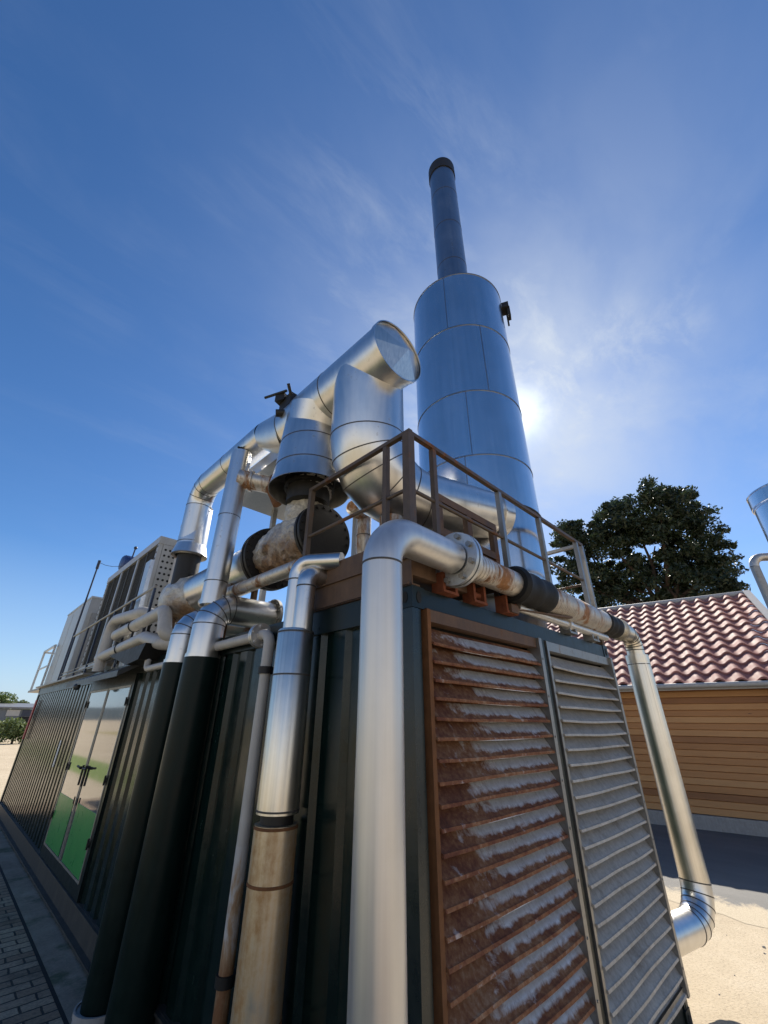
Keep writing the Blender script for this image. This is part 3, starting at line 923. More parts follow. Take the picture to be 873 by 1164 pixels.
# ------------------------------------------------------------------ pipes on the long side
AX = -.13
def side_pipe(name, label, y, r_lo, r_hi, z_join, z_top, elbow_to, uprad, ztee):
    t = thing(name, label, 'pipe', (AX, y, 0))
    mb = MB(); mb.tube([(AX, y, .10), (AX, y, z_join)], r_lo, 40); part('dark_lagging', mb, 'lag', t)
    mb = MB(); mb.tube([(AX, y, .0), (AX, y, .11)], r_lo + .035, 40); mb.ring((AX, y, .105), (0, 0, 1), r_lo + .03, .03, .012); part('concrete_collar', mb, 'concrete', t)
    mb = MB()
    pth = [V(AX, y, z_join - .02)] + bend((AX, y, z_join - .02), (AX, y, ztee), (elbow_to, y, ztee + .01), r_hi * 1.25, 4) + [V(elbow_to, y, ztee + .01)]
    mb.tube(pth, r_hi, 40, False); seams(mb, pth, r_hi, (1, 2, 3, 4, 5), .012, .004)
    mb.ring((AX, y, z_join + .015), (0, 0, 1), r_hi, .03, .010)
    part('silver_elbow', mb, 'clad', t)
    if uprad:
        mb = MB(); mb.tube([(AX, y + .03, ztee + .02), (AX, y + .035, z_top)], uprad, 36); mb.ring((AX, y + .035, 3.95), (0, 0, 1), uprad, .016, .004); mb.ring((AX, y + .032, 3.22), (0, 0, 1), uprad, .014, .004)
        part('vent_riser', mb, 'clad', t)
    mb = MB(); mb.disc((elbow_to + .02, y, ztee + .01), (1, 0, 0), r_hi + .045, .035, 36); mb.bolts((elbow_to - .0, y, ztee + .01), (1, 0, 0), r_hi + .025, 12, .011, .02); part('flange', mb, 'galvdark', t)
    mb = MB(); mb.box((AX + r_lo - .01, y - .05, 1.9), (.03, y + .05, 1.94)); part('wall_bracket', mb, 'black', t)
    return t
side_pipe('lagged_riser', 'nearer dark lagged riser with silver elbow and tall vent pipe on top', 2.47, .155, .143, 2.50, 4.78, .50, .112, 2.97)
side_pipe('lagged_riser', 'farther dark lagged riser with short silver elbow beside the white pipe loops', 3.05, .140, .130, 2.50, 0, .46, 0, 2.93)

tp = thing('condensate_line', 'thin pale pipe with bolted flange and rusty lower end on the green wall', 'pipe', (-.06, 1.42, 0))
pth = route([(-.06, 2.42, 2.60), (-.06, 1.42, 2.60), (-.06, 1.42, 2.3)], .09, 8)
mb = MB(); mb.tube(pth, .042, 24); part('upper_bend', mb, 'insul', tp)
mb = MB(); mb.tube([(-.06, 1.42, 2.31), (-.06, 1.42, .95)], .040, 24); part('pale_run', mb, 'insul', tp)
mb = MB(); mb.tube([(-.06, 1.42, 1.30), (-.06, 1.42, .05)], .0405, 24); part('rusty_run', mb, 'piperust', tp)
mb = MB(); mb.disc((-.06, 1.585, 2.60), (0, 1, 0), .095, .022, 28); mb.disc((-.06, 1.56, 2.60), (0, 1, 0), .095, .022, 28); mb.bolts((-.06, 1.572, 2.6), (0, 1, 0), .073, 6, .012, .034); part('flange', mb, 'alu', tp)
for z in (2.33, .70): 
    mb = MB(); mb.ring((-.06, 1.42, z), (0, 0, 1), .042, .05, .012, 24); mb.box((-.02, 1.40, z - .02), (.03, 1.44, z + .02)); part('clamp', mb, 'black', tp)

jk = thing('jacketed_pipe', 'silver jacketed pipe splitting into twin pipes above with rust stained lower jacket', 'pipe', (-.14, .93, 0))
JX, JY = -.14, .935
mb = MB(); mb.tube([(JX, JY, 1.535), (JX, JY, 2.535), (JX, JY, 2.545)], [.119, .119, .112], 44); 
for z in (1.55, 2.26, 2.525): mb.ring((JX, JY, z), (0, 0, 1), .119, .014, .004, 44)
part('upper_jacket', mb, 'brush', jk)
mb = MB(); mb.tube([(JX, JY, .0), (JX, JY, 1.555)], .092, 36); part('inner_pipe', mb, 'black', jk)
mb = MB(); mb.tube([(JX, JY, .05), (JX, JY, 1.485)], .119, 44)
lj = part('lower_jacket', mb, 'jacketrust', jk)
mb = MB()
for z in (1.475, 1.235, .72): mb.ring((JX, JY, z), (0, 0, 1), .115, .014, .0075, 44)
part('rusty_band', mb, 'rustorange', lj)
pa = route([(JX, JY + .062, 2.50), (JX, JY + .062, 3.045), (JX + .17, JY - .24, 3.03)], .10, 8)
mb = MB(); mb.tube(pa, .060, 28); mb.ring((JX, JY + .062, 2.91), (0, 0, 1), .06, .012, .004); part('twin_pipe', mb, 'clad', jk)
pb = route([(JX + .012, JY - .052, 2.50), (JX + .012, JY - .052, 2.935), (JX + .16, JY - .05, 2.94)], .07, 8)
mb = MB(); mb.tube(pb, .066, 28); mb.ring((JX + .012, JY - .052, 2.84), (0, 0, 1), .066, .012, .004); part('twin_pipe', mb, 'clad', jk)

rp = solo('rusty_header_pipe', MB().tube([(.08, 1.23, 3.16), (.08, 3.3, 3.20)], .062, 28), 'alurust', 'rust brown pipe lying along the roof edge behind the twin pipe tops', 'pipe', (.06, 2, 3.2))
mb = MB()
for y in (1.35, 2.9): mb.box((.04, y - .02, 2.69), (.08, y + .02, 3.15))
each('stand', mb, 'rustbeam', rp)

# white insulated loops
def loop(name, label, pts, r, rad, clampat=()):
    p = route(pts, rad, 8)
    t = thing(name, label, 'pipe', pts[0])
    mb = MB(); mb.tube(p, r, 28); part('insulated_run', mb, 'insul', t)
    for c, ax in clampat:
        mb = MB(); mb.ring(c, ax, r, .03, .010, 24); mb.box((c[0] - .012, c[1] - .015, 2.70), (c[0] + .012, c[1] + .015, c[2] - r)); part('pipe_clamp', mb, 'black', t)
    return t
loop('insulated_pipe', 'pale insulated pipe rising left of the loops and arching over to the roof', [(-.10, 6.60, 2.66), (-.10, 6.60, 3.46), (-.02, 5.3, 3.40), (.25, 4.95, 3.30)], .085, [.22, .12])
loop('insulated_pipe', 'pale insulated pipe running high along the roof edge with bend down near the risers', [(.30, 6.15, 3.12), (-.10, 6.20, 3.16), (-.10, 4.00, 3.20), (-.10, 3.80, 2.88), (.25, 3.72, 2.86)], .078, [.12, .16, .10], [((-.10, 5.2, 3.18), (0, 1, 0))])
loop('insulated_pipe', 'lower pale insulated pipe running beneath the high one to the risers', [(.2, 6.95, 2.85), (-.10, 6.85, 2.88), (-.10, 4.55, 2.94), (-.08, 3.9, 2.80), (.3, 3.45, 2.78)], .078, [.12, .20, .12], [((-.10, 5.6, 2.91), (0, 1, 0))])
loop('insulated_pipe', 'thin pale pipe hanging below the loops toward the dark risers', [(-.10, 4.20, 2.85), (-.10, 4.16, 2.53), (-.10, 3.22, 2.53)], .036, .08)
sb = thing('pipe_bracket', 'dark triangular steel bracket holding the white pipe loops', 'bracket', (-.05, 5, 2.7))
mb = MB(); mb.add([(-.22, 5.6, 2.80), (-.22, 4.0, 2.80), (-.22, 4.15, 2.63), (-.22, 4.6, 2.60), (.1, 5.6, 2.80), (.1, 4.0, 2.80), (.1, 4.15, 2.63), (.1, 4.6, 2.60)],
                  [(0, 3, 2, 1), (4, 5, 6, 7), (0, 1, 5, 4), (1, 2, 6, 5), (2, 3, 7, 6), (3, 0, 4, 7)]); part('plate', mb, 'black', sb)
hz = solo('rubber_hose', MB().tube(route([(.02, 4.9, 2.72), (.02, 4.95, 3.2), (.02, 4.5, 3.62), (.12, 4.05, 3.72)], .18, 8), .020, 12), 'rubber', 'black rubber hose arching over the foil wrapped pipe end', 'hose', (.02, 4.9, 2.72))
wr = solo('stay_wire', MB().tube([(.0, 10.65, 5.55)] + [(.0 + .4 * t, 10.65 - 2.2 * t, 5.55 - .42 * t - .5 * t * (1 - t)) for t in (.2, .4, .6, .8, 1)], .006, 6), 'navy', 'thin wire running from the dark rod to the cooler top', 'wire', (0, 10.6, 5.5))
# assorted small runs on the roof behind the loops
cl = thing('valve_cluster', 'cluster of small pipes and valves on the roof behind the white loops', 'valves', (.2, 5.5, 2.69))
rr = random.Random(3)
for k in range(6):
    y = 4.6 + k * .42
    mb = MB(); mb.tube(route([(.12, y, 2.66), (.12, y, 2.95 + rr.uniform(0, .2)), (.12 + .5, y + rr.uniform(-.2, .2), 2.95 + rr.uniform(0, .2))], .06), .03 + .012 * rr.random(), 16); part('pipe_run', mb, rr.choice(['insul', 'alu', 'galvdark']), cl)
    if k % 2 == 0:
        mb = MB(); mb.disc((.12, y, 2.86), (1, 0, .2), .075, .015, 20); mb.tube([(.05, y, 2.85), (.12, y, 2.86)], .015, 8); part('hand_wheel', mb, 'rustred', cl)

# ------------------------------------------------------------------ white exhaust pipe at the front corner
cp = thing('coolant_pipe', 'big dull aluminium pipe rising at the front corner and crossing above the louvers', 'pipe', (-.372, -.14, 0))
C0 = V(-.372, -.14, 0); C1 = V(-.372, -.14, 2.885); C2 = V(3.85, 0.0, 2.93)
hd = (C2 - C1).normalized()
def on(d): return C1 + hd * d
def nearx(x): return on((x - C1.x) / hd.x)
r1, r2 = .098, .112
bp_ = bend(V(C0.x, C0.y, 2.0), C1, C2, .20, 12)
mb = MB(); mb.tube([C0, bp_[0]], r1, 48); mb.ring(bp_[0], (0, 0, 1), r1, .010, .003, 48); part('riser', mb, 'alu', cp)
mb = MB(); mb.tube(bp_ + [nearx(.24)], r1, 48, False); part('swept_elbow', mb, 'alu', cp)
fc = nearx(.29)
mb = MB(); mb.disc(fc - hd * .026, hd, .168, .026, 48); mb.disc(fc + hd * .006, hd, .172, .024, 48); mb.disc(fc - hd * .009, hd, .155, .012, 40)
fl_ = part('flange', mb, 'galv', cp)
mb = MB(); mb.bolts(fc - hd * .01, hd, .138, 8, .019, .052, .35); part('bolts', mb, 'galvdark', fl_)
mb = MB(); mb.tube([nearx(.30), nearx(1.06)], r1 * .94, 48, False)
for k in range(7): mb.ring(nearx(.42 + k * .035), hd, r1 * .94 - .004, .010, .0065, 40)
part('stained_run', mb, 'alurust', cp)
def sleeve(x0, x1, r):
    pts = []; rs = []
    n = 14
    for i in range(n + 1):
        t = i / n
        pts.append(nearx(x0 + (x1 - x0) * t)); rs.append(r * (1 + .05 * math.sin(t * 17) + (.06 if i in (1, n - 1) else 0) - (.03 if i in (0, n) else 0)))
    return MB().tube(pts, rs, 40)
part('rubber_sleeve', sleeve(.98, 1.52, .128), 'rubber', cp)
mb = MB(); mb.tube([nearx(1.48), nearx(2.80), nearx(2.815)], [r2, r2, r2 - .01], 48)
for k in range(12): mb.ring(nearx(1.60 + k * .03), hd, r2 - .004, .010, .0065, 40)
part('ribbed_run', mb, 'alurust', cp)
part('rubber_sleeve', sleeve(2.80, 3.22, .112), 'rubber', cp)
ee = [nearx(3.18)] + bend(nearx(3.18), C2, V(C2.x, C2.y, 2.2), .17, 5) + [V(C2.x, C2.y, 2.62)]
mb = MB(); mb.tube(ee, .092, 40, False); seams(mb, ee, .092, (1, 2, 3, 4, 5, 6), .010, .004); part('silver_elbow', mb, 'brush', cp)
mb = MB(); a = nearx(3.36); mb.disc(a, hd, .118, .018, 36); mb.disc(a + hd * .03, hd, .118, .018, 36); mb.bolts(a + hd * .015, hd, .105, 8, .009, .03); part('elbow_flange', mb, 'brush', cp)
mb = MB(); mb.box((2.9, .02, 2.70), (2.96, .10, 2.80)); mb.bar((1.05, -.03, 2.735), (1.9, -.10, 2.80), .05, .012); mb.box((.98, -.07, 2.70), (1.08, .02, 2.76)); each('support_strap', mb, 'rustbeam', cp)
sp = solo('drain_line', MB().tube([(1.12, -.035, 2.765), (2.9, -.02, 2.775)], .034, 20).ring((2.0, -.027, 2.77), (1, 0, 0), .034, .05, .014, 20), 'alu', 'small pale pipe lying on the header below the big crossing pipe', 'pipe', (2, -.03, 2.77))

dp = thing('discharge_pipe', 'bright silver drop pipe right of the louvers ending in a segmented elbow', 'pipe', (C2.x, C2.y, .45))
q0 = V(C2.x, C2.y, 2.70); q1 = V(C2.x, C2.y, .43); q2 = V(2.93, .20, .43)
eb = bend(q0, q1, q2, .27, 5)
mb = MB(); mb.shell([q0, V(C2.x, C2.y, 2.64), V(C2.x, C2.y, 2.6)], [.119, .119, .116], .006, 44); mb.tube([V(C2.x, C2.y, 2.66), eb[0]], [.117, .122], 44, False)
for z in (2.60, 1.62, .68): mb.ring((C2.x, C2.y, z), (0, 0, 1), .115, .014, .004, 44)
part('drop', mb, 'brush', dp)
mb = MB(); mb.obox((C2.x - .117 * .6, C2.y - .117 * .8, 1.64), V(.8, -.6, 0), V(.6, .8, 0), V(0, 0, 1), .010, .003, .96); part('lap_joint', mb, 'brush', dp)
mb = MB(); mb.tube(eb + [q2], .124, 44, False); seams(mb, eb + [q2], .124, (0, 1, 2, 3, 4, 5), .010, .004); part('segmented_elbow', mb, 'clad', dp)

# ------------------------------------------------------------------ roof plant at the far end
rc = thing('dry_cooler', 'tall cooler box with dark finned panels between pale frames on the container roof', 'cooler', (.5, 8.2, 2.7))
X0, Y0, Y1, Z0, Z1 = .20, 6.35, 9.95, 3.0, 5.02
mb = MB()
for y in (Y0, Y0 + 1.2, Y0 + 2.35, Y1 - .09): mb.box((X0, y, Z0), (X0 + .07, y + .09, Z1 - .14))
mb.box((X0 - .01, Y0 - .01, Z1 - .139), (X0 + .36, Y1 + .01, Z1)); mb.box((X0 - .01, Y0 - .01, Z0 - .1), (X0 + .36, Y1 + .01, Z0 - .001))
part('frame', mb, 'white', rc)
mb = MB(); mb.box((X0 + .08, Y0 + .1, Z0), (X0 + .34, Y1 - .1, Z1 - .14)); part('casing', mb, 'fin', rc)
for k, (a, b) in enumerate(((Y0 + .091, Y0 + 1.199), (Y0 + 1.291, Y0 + 2.349), (Y0 + 2.441, Y1 - .091))):
    mb = MB(); n = 26
    for i in range(n):
        y = a + (b - a) * (i + .5) / n; mb.box((X0 + .02, y - .004, Z0 + .01), (X0 + .078, y + .004, Z1 - .15))
    mb.box((X0 + .005, (a + b) / 2 - .02, Z0 + .005), (X0 + .018, (a + b) / 2 + .02, Z1 - .145))
    part('fin_panel', mb, 'fin', rc)
mb = MB()
mb.box((X0 + .075, Y0 - .006, Z0), (X0 + .35, Y0 + .09, Z1 - .142))
part('end_panel', mb, 'white', rc)
mb = MB()
for yy in (Y0 + .02, Y1 - .07):
    for i in range(16):
        mb.disc((X0 - .001, yy + .025, Z0 + .1 + i * .115), (1, 0, 0), .022, .004, 10)
for i in range(16):
    for q in range(3): mb.disc((X0 + .13 + q * .08, Y0 - .007, Z0 + .1 + i * .112), (0, 1, 0), .022, .004, 10)
part('perforation', mb, 'dark', rc)  # flat dark discs standing for the round perforation holes
for (y, dz) in ((6.45, 0), (9.9, 0)):
    mb = MB(); mb.box((X0 + .05, y - .05, 2.66), (X0 + .15, y + .05, Z0 - .101)); mb.box((X0 + .24, y - .05, 2.66), (X0 + .33, y + .05, Z0 - .101)); each('leg', mb, 'galvdark', rc)
mt = thing('fan_motor', 'small blue fan motor standing on top of the dry cooler', 'motor', (.45, 9.5, 5.02))
mb = MB(); mb.tube([(.42, 9.45, 5.022), (.42, 9.45, 5.12)], .12, 20); part('foot', mb, 'galvdark', mt)
mb = MB(); mb.tube([(.25, 9.45, 5.30), (.28, 9.45, 5.30), (.60, 9.45, 5.30), (.64, 9.45, 5.30)], [.15, .19, .19, .13], 28)
for k in range(8): mb.ring((.31 + k * .035, 9.45, 5.30), (1, 0, 0), .19, .012, .014, 28)
part('motor_body', mb, 'blue', mt)
mb = MB(); mb.tube([(.44, 9.40, 5.48), (.44, 9.34, 5.72)], .016, 8); mb.ball((.44, 9.34, 5.70), .04); part('lifting_eye', mb, 'navy', mt)

cabt = thing('switch_cabinet', 'pale metal cabinet standing at the far end of the container roof', 'cabinet', (.3, 12.2, 2.7))
mb = MB(); mb.box((.10, 10.65, 2.78), (1.0, 13.55, 4.66)); part('body', mb, 'white', cabt)
mb = MB()
for y in (11.6, 12.6): mb.box((.094, y - .01, 2.86), (.0995, y + .01, 4.60))
mb.box((.085, 10.63, 4.661), (1.02, 13.57, 4.70)); part('lid', mb, 'galv', cabt)
mb = MB(); mb.box((.12, 10.68, 2.69), (.98, 13.5, 2.779)); part('plinth', mb, 'galvdark', cabt)
mb = MB()
for i in range(3): mb.box((.20 + i * .24, 10.61, 2.9), (.30 + i * .24, 10.649, 4.3))
each('cable_trunking', mb, 'galvdark', cabt)
pl = thing('standing_panel', 'grey flat panel leaning in front of the finned cooler', 'panel', (.1, 6.0, 2.7))
mb = MB(); mb.obox((.06, 5.95, 3.55), V(1, 0, 0), V(0, 1, 0), V(0, .08, 1).normalized(), .03, .13, .85); part('sheet', mb, 'galv', pl)
rod = thing('lightning_rod', 'thin dark rod rising left of the cooler above the roof rail', 'rod', (.02, 10.7, 2.8))
mb = MB(); mb.tube([(.0, 10.75, 2.69), (.0, 10.66, 5.35), (.0, 10.655, 5.58)], [.022, .018, .018], 12); part('shaft', mb, 'navy', rod)
mb = MB(); mb.tube([(.0, 10.66, 5.38), (.0, 10.655, 5.60)], .034, 12); part('tip', mb, 'navy', rod)
ps = thing('vent_post', 'pale slim post with ball top beside the near end of the cooler', 'post', (.55, 6.2, 2.7))
mb = MB(); mb.tube([(.50, 6.05, 2.66), (.50, 6.05, 5.12)], .07, 20); mb.box((.60, 6.0, 2.7), (.75, 6.2, 4.9)); part('shaft', mb, 'insul', ps)
mb = MB(); mb.ball((.50, 6.05, 5.20), .10); part('ball', mb, 'insul', ps)
# roof rail along the long side
gr = thing('roof_railing', 'thin dark guard rail along the long roof edge by the cooler', 'railing', (-.02, 8, 2.69))
mb = MB(); mb.tube([(-.03, 4.95, 3.72), (-.03, 10.4, 3.68)], .020, 12); part('hand_rail', mb, 'galvdark', gr)
mb = MB(); mb.tube([(-.03, 4.3, 2.84), (-.03, 10.4, 2.81)], .014, 12); mb.tube([(-.03, 4.3, 2.90), (-.03, 10.4, 2.87)], .010, 10); part('toe_rail', mb, 'galvdark', gr)
for y in (4.97, 6.0, 7.0, 8.0, 9.0, 10.3):
    mb = MB(); mb.box((-.045, y - .02, 2.69), (-.015, y + .02, 3.70)); part('rail_post', mb, 'navy', gr)
lg = thing('end_walkway', 'small grey caged walkway hanging past the far end of the container', 'walkway', (0, 14, 2.7))
mb = MB(); mb.box((-.02, 13.06, 2.66), (1.2, 15.1, 2.71)); mb.box((-.10, 7.7, 2.692), (.05, 13.05, 2.72)); part('grating', mb, 'galvdark', lg)
for y in (13.3, 15.05):
    mb = MB(); mb.bar((.03, y, 2.711), (.03, y, 3.80), .05); part('rail_post', mb, 'galv', lg)
mb = MB(); mb.bar((.03, 13.27, 3.80), (.03, 15.08, 3.80), .05); mb.bar((.03, 13.33, 3.28), (.03, 15.02, 3.28), .035); mb.bar((.06, 15.05, 3.78), (1.15, 15.05, 3.78), .045); part('hand_rail', mb, 'galv', lg)

# ------------------------------------------------------------------ timber building at the right
Bo = V(11.041, .445, 0); vv = V(-.197, .980, 0).normalized(); nn = V(-vv.y, vv.x, 0)   # nn points to the yard
UP = V(0, 0, 1)
def bpnt(s, o, z): return Bo + vv * s + nn * o + UP * z
s0, s1 = -1.15, 9.0
tb = thing('timber_building', 'low timber clad building with red pantile roof across the yard', 'building', tuple(bpnt(2, -3, 0)))
mb = MB()
prof = []; z = .27
pitch_b = .135
while z < 2.86:
    prof += [(0.012, z), (0.030, z + .006), (0.022, z + pitch_b - .012), (0.004, z + pitch_b - .008)]
    z += pitch_b
vs = []; fs = []
for s in (s0, s1):
    for o, z in prof: vs.append(bpnt(s, o, z))
m_ = len(prof)
for i in range(m_ - 1): fs.append((i, i + 1, m_ + i + 1, m_ + i))
mb.add(vs, fs); 
part('board_wall', mb, 'wood', tb)
mb = MB()
pts = [bpnt(s0, o, z) for o, z in ((0, .2), (-9, .2), (-9, 2.8), (-4.5, 5.5), (0, 2.8))]
mb.add(pts + [p + vv * .02 for p in pts], [(4, 3, 2, 1, 0), (5, 6, 7, 8, 9)] + [(i, (i + 1) % 5, 5 + (i + 1) % 5, 5 + i) for i in range(5)])
pts = [bpnt(s1, o, z) for o, z in ((0, .2), (-9, .2), (-9, 2.8), (-4.5, 5.5), (0, 2.8))]
mb.add(pts, [(0, 1, 2, 3, 4)])
mb.add([bpnt(s0, -9, .2), bpnt(s1, -9, .2), bpnt(s1, -9, 2.8), bpnt(s0, -9, 2.8)], [(0, 1, 2, 3)])
part('gable_wall', mb, 'wood', tb)
mb = MB(); mb.obox(bpnt((s0 + s1) / 2, -4.45, .125), vv, nn, UP, (s1 - s0) / 2 + .03, 4.54, .135); part('plinth', mb, 'concrete', tb)
# pantile roof
e_o, e_z, r_o, r_z = .46, 2.80, -4.5, 5.78
rows, cpw = 13, .385
sa, sb_ = -1.70, 9.3
def roofmesh(sgn):
    mb = MB()
    ns = int((sb_ - sa) / cpw * 8)
    sl = V(0, 0, 0)
    for k in range(rows):
        vs = []; fs = []
        for e, lift in ((0, .062), (.5, .040), (1.06, .006)):
            t = (k + e) / rows
            o = e_o + (r_o - e_o) * t; z = e_z + (r_z - e_z) * t
            if sgn < 0: o = 2 * r_o - o
            for i in range(ns + 1):
                s = sa + (sb_ - sa) * i / ns
                ph = ((s - sa) / cpw) % 1.0
                w = (math.sin(PI * ph / .60) * .070 if ph < .60 else -math.sin(PI * (ph - .60) / .40) * .026)
                vs.append(bpnt(s, o + (.02 * w if sgn > 0 else 0), z + w + lift))
        # small drop face at the lower edge
        m2 = ns + 1
        for r in range(2):
            for i in range(ns):
                q = (r * m2 + i, r * m2 + i + 1, (r + 1) * m2 + i + 1, (r + 1) * m2 + i)
                fs.append(q if sgn < 0 else q[::-1])
        b0 = len(vs)
        for i in range(ns + 1): vs.append(vs[i] - UP * .042)
        for i in range(ns):
            q = (i, i + 1, b0 + i + 1, b0 + i); fs.append(q if sgn > 0 else q[::-1])
        mb.add(vs, fs, True)
    return mb
part('tiled_roof', roofmesh(1), 'tile', tb)
mb = MB(); mb.add([bpnt(sa, r_o, r_z), bpnt(sb_, r_o, r_z), bpnt(sb_, 2 * r_o - e_o, e_z), bpnt(sa, 2 * r_o - e_o, e_z)], [(0, 1, 2, 3)]); part('tiled_roof', mb, 'tile', tb)
mb = MB(); mb.tube([bpnt(sa - .02, r_o, r_z + .02), bpnt(sb_, r_o, r_z + .02)], .09, 20); part('ridge_cap', mb, 'fascia', tb)
mb = MB()
a = bpnt(sa - .06, e_o + .06, e_z + .02); b = bpnt(sa - .06, r_o, r_z + .06)
d = (b - a).normalized(); mb.obox((a + b) / 2, d, vv, d.cross(vv), (b - a).length / 2, .09, .06); part('barge_board', mb, 'fascia', tb)
mb = MB(); mb.obox(bpnt((sa + sb_) / 2, e_o - .05, e_z - .045), vv, nn, UP, (sb_ - sa) / 2, .025, .055)
mb.add([bpnt(sa, e_o - .08, e_z - .07), bpnt(sb_, e_o - .08, e_z - .07), bpnt(sb_, -.1, e_z - .03), bpnt(sa, -.1, e_z - .03)], [(0, 1, 2, 3)])
part('eaves_board', mb, 'fascia', tb)
mb = MB(); mb.tube([bpnt(sa - .05, e_o + .05, e_z - .01), bpnt(sb_, e_o + .05, e_z - .01)], .055, 16); part('gutter', mb, 'fascia', tb)
mb = MB(); mb.bar(bpnt(s0 + .05, .02, 2.30), bpnt(s0 + .05, .42, 2.72), .10, .10); part('eaves_brace', mb, 'wood', tb)

# neighbouring silo and its pipe at the right edge
sl = thing('neighbour_stack', 'blue grey steel drum at the right edge of the yard above the tiled roof', 'stack', (12.9, -2.15, 0))
NS = V(12.95, -2.35, 0)
mb = MB(); mb.tube([NS + UP * 5.9, NS + UP * 7.35], .93, 56); mb.ring(NS + UP * 7.30, UP, .93, .03, .01, 56); part('drum', mb, 'stack', sl)
mb = MB(); mb.shell([NS + UP * 7.34, NS + UP * 7.70], .975, .02, 56); mb.ring(NS + UP * 7.69, UP, .975, .03, .012, 56); part('rim', mb, 'stack', sl)
mb = MB(); mb.tube([NS + UP * 0, NS + UP * 5.899], .55, 40); part('column', mb, 'galvdark', sl)
np_ = thing('neighbour_pipe', 'rusty elbowed pipe at the right edge under the blue grey drum', 'pipe', (10.3, -1.1, 0))
pth = route([(10.25, -1.06, 2.0), (10.25, -1.06, 5.35), (11.2, -2.3, 5.35)], .22, 6)
mb = MB(); mb.tube([(10.25, -1.12, .0), pth[1]], .085, 24); part('upright', mb, 'galvdark', np_)
mb = MB(); mb.tube(pth[1:], .088, 24); part('rusty_elbow', mb, 'alurust', np_)

# ------------------------------------------------------------------ vegetation
def leaves(mb, c, rad, n, size, rng, squash=(1, 1, 1), shell=.35):
    for _ in range(n):
        while True:
            d = V(rng.uniform(-1, 1), rng.uniform(-1, 1), rng.uniform(-1, 1))
            if .05 < d.length < 1: break
        d = d.normalized() * (shell + (1 - shell) * rng.random() ** .5)
        p = Vector(c) + V(d.x * squash[0], d.y * squash[1], d.z * squash[2]) * rad
        u = V(rng.gauss(0, 1), rng.gauss(0, 1), rng.gauss(0, 1)).normalized(); w = u.orthogonal().normalized()
        w = Matrix.Rotation(rng.uniform(0, 6.3), 3, u) @ w; x = u.cross(w)
        s = size * rng.uniform(.6, 1.4)
        o = len(mb.v)
        mb.v += [p - w * s, p + x * s * .42, p + w * s, p - x * s * .42]
        mb.f.append([o, o + 1, o + 2, o + 3]); mb.sm.append(False)
def limb(mb, a, b, r0, r1, rng, wig=.25, n=5):
    a = Vector(a); b = Vector(b); pts = []; rs = []
    for i in range(n + 1):
        t = i / n
        p = a.lerp(b, t)
        if 0 < i < n: p += V(rng.gauss(0, wig), rng.gauss(0, wig), rng.gauss(0, wig * .5))
        pts.append(p); rs.append(r0 + (r1 - r0) * t)
    mb.tube(pts, rs, 9, False); return pts
rng = random.Random(11)
oak = thing('oak_tree', 'large dark leafy tree standing behind the red tiled roof', 'tree', (31.2, 5.2, 0))
tr = MB(); base = V(31.4, 5.2, 0); fork = V(31.3, 5.0, 8.2)
limb(tr, base, fork, .55, .38, rng, .08)
crown_lobes = []   # (point, radius)
spec = [((750, 562), 1.9), ((720, 585), 2.3), ((780, 575), 1.7), ((690, 595), 2.2), ((660, 610), 1.9), ((640, 605), 1.3), ((800, 610), 1.9), ((815, 640), 1.7),
        ((745, 610), 2.6), ((780, 640), 2.4), ((705, 640), 2.4), ((665, 650), 2.2), ((640, 645), 1.6), ((820, 670), 1.3), ((750, 660), 2.6), ((700, 680), 2.4), ((650, 690), 2.0), ((790, 680), 2.0),
        ((745, 548), 1.0), ((770, 556), 1.0), ((690, 575), 1.0), ((806, 590), .9), ((830, 655), .9), ((640, 590), .8)]
# crown lobes measured in degrees round the viewpoint's bearing, then set out in the crown's own volume
CP = V(-1.7, -1.52, 2.0)
def bearing(px, py):
    f = 466.0; a = (px - 436.5) / f; b = (582 - py) / f
    pt = math.atan(238 / 466); yw = R(44.1)
    fh = V(math.sin(yw), math.cos(yw), 0); r = V(math.cos(yw), -math.sin(yw), 0)
    F = fh * math.cos(pt) + UP * math.sin(pt); U = UP * math.cos(pt) - fh * math.sin(pt)
    d = F + r * a + U * b
    return d / math.hypot(d.x, d.y)
lf = MB()
for (px, py), r in spec:
    px = 745 + (px - 745) * .93; py += 8
    d = bearing(px, py); c = CP + d * (34 + rng.uniform(-2.0, 2.0))
    mid = fork.lerp(c, .5) + V(0, 0, rng.uniform(-.3, .6))
    if r > 1.2:
        p = limb(tr, fork + V(0, 0, rng.uniform(-1.5, .4)), c, .20, .04, rng, .3)
    nclump = int(5 + r * r * 6.0)
    for _ in range(nclump):
        dd = V(rng.gauss(0, 1), rng.gauss(0, 1), rng.gauss(0, 1)).normalized() * r * rng.uniform(.35, 1.22)
        leaves(lf, c + V(dd.x, dd.y, dd.z * .8), rng.uniform(.35, .8), 115, .15, rng, (1, 1, .7), .1)
part('trunk', tr, 'bark', oak)
part('crown', lf, 'leaf', oak)
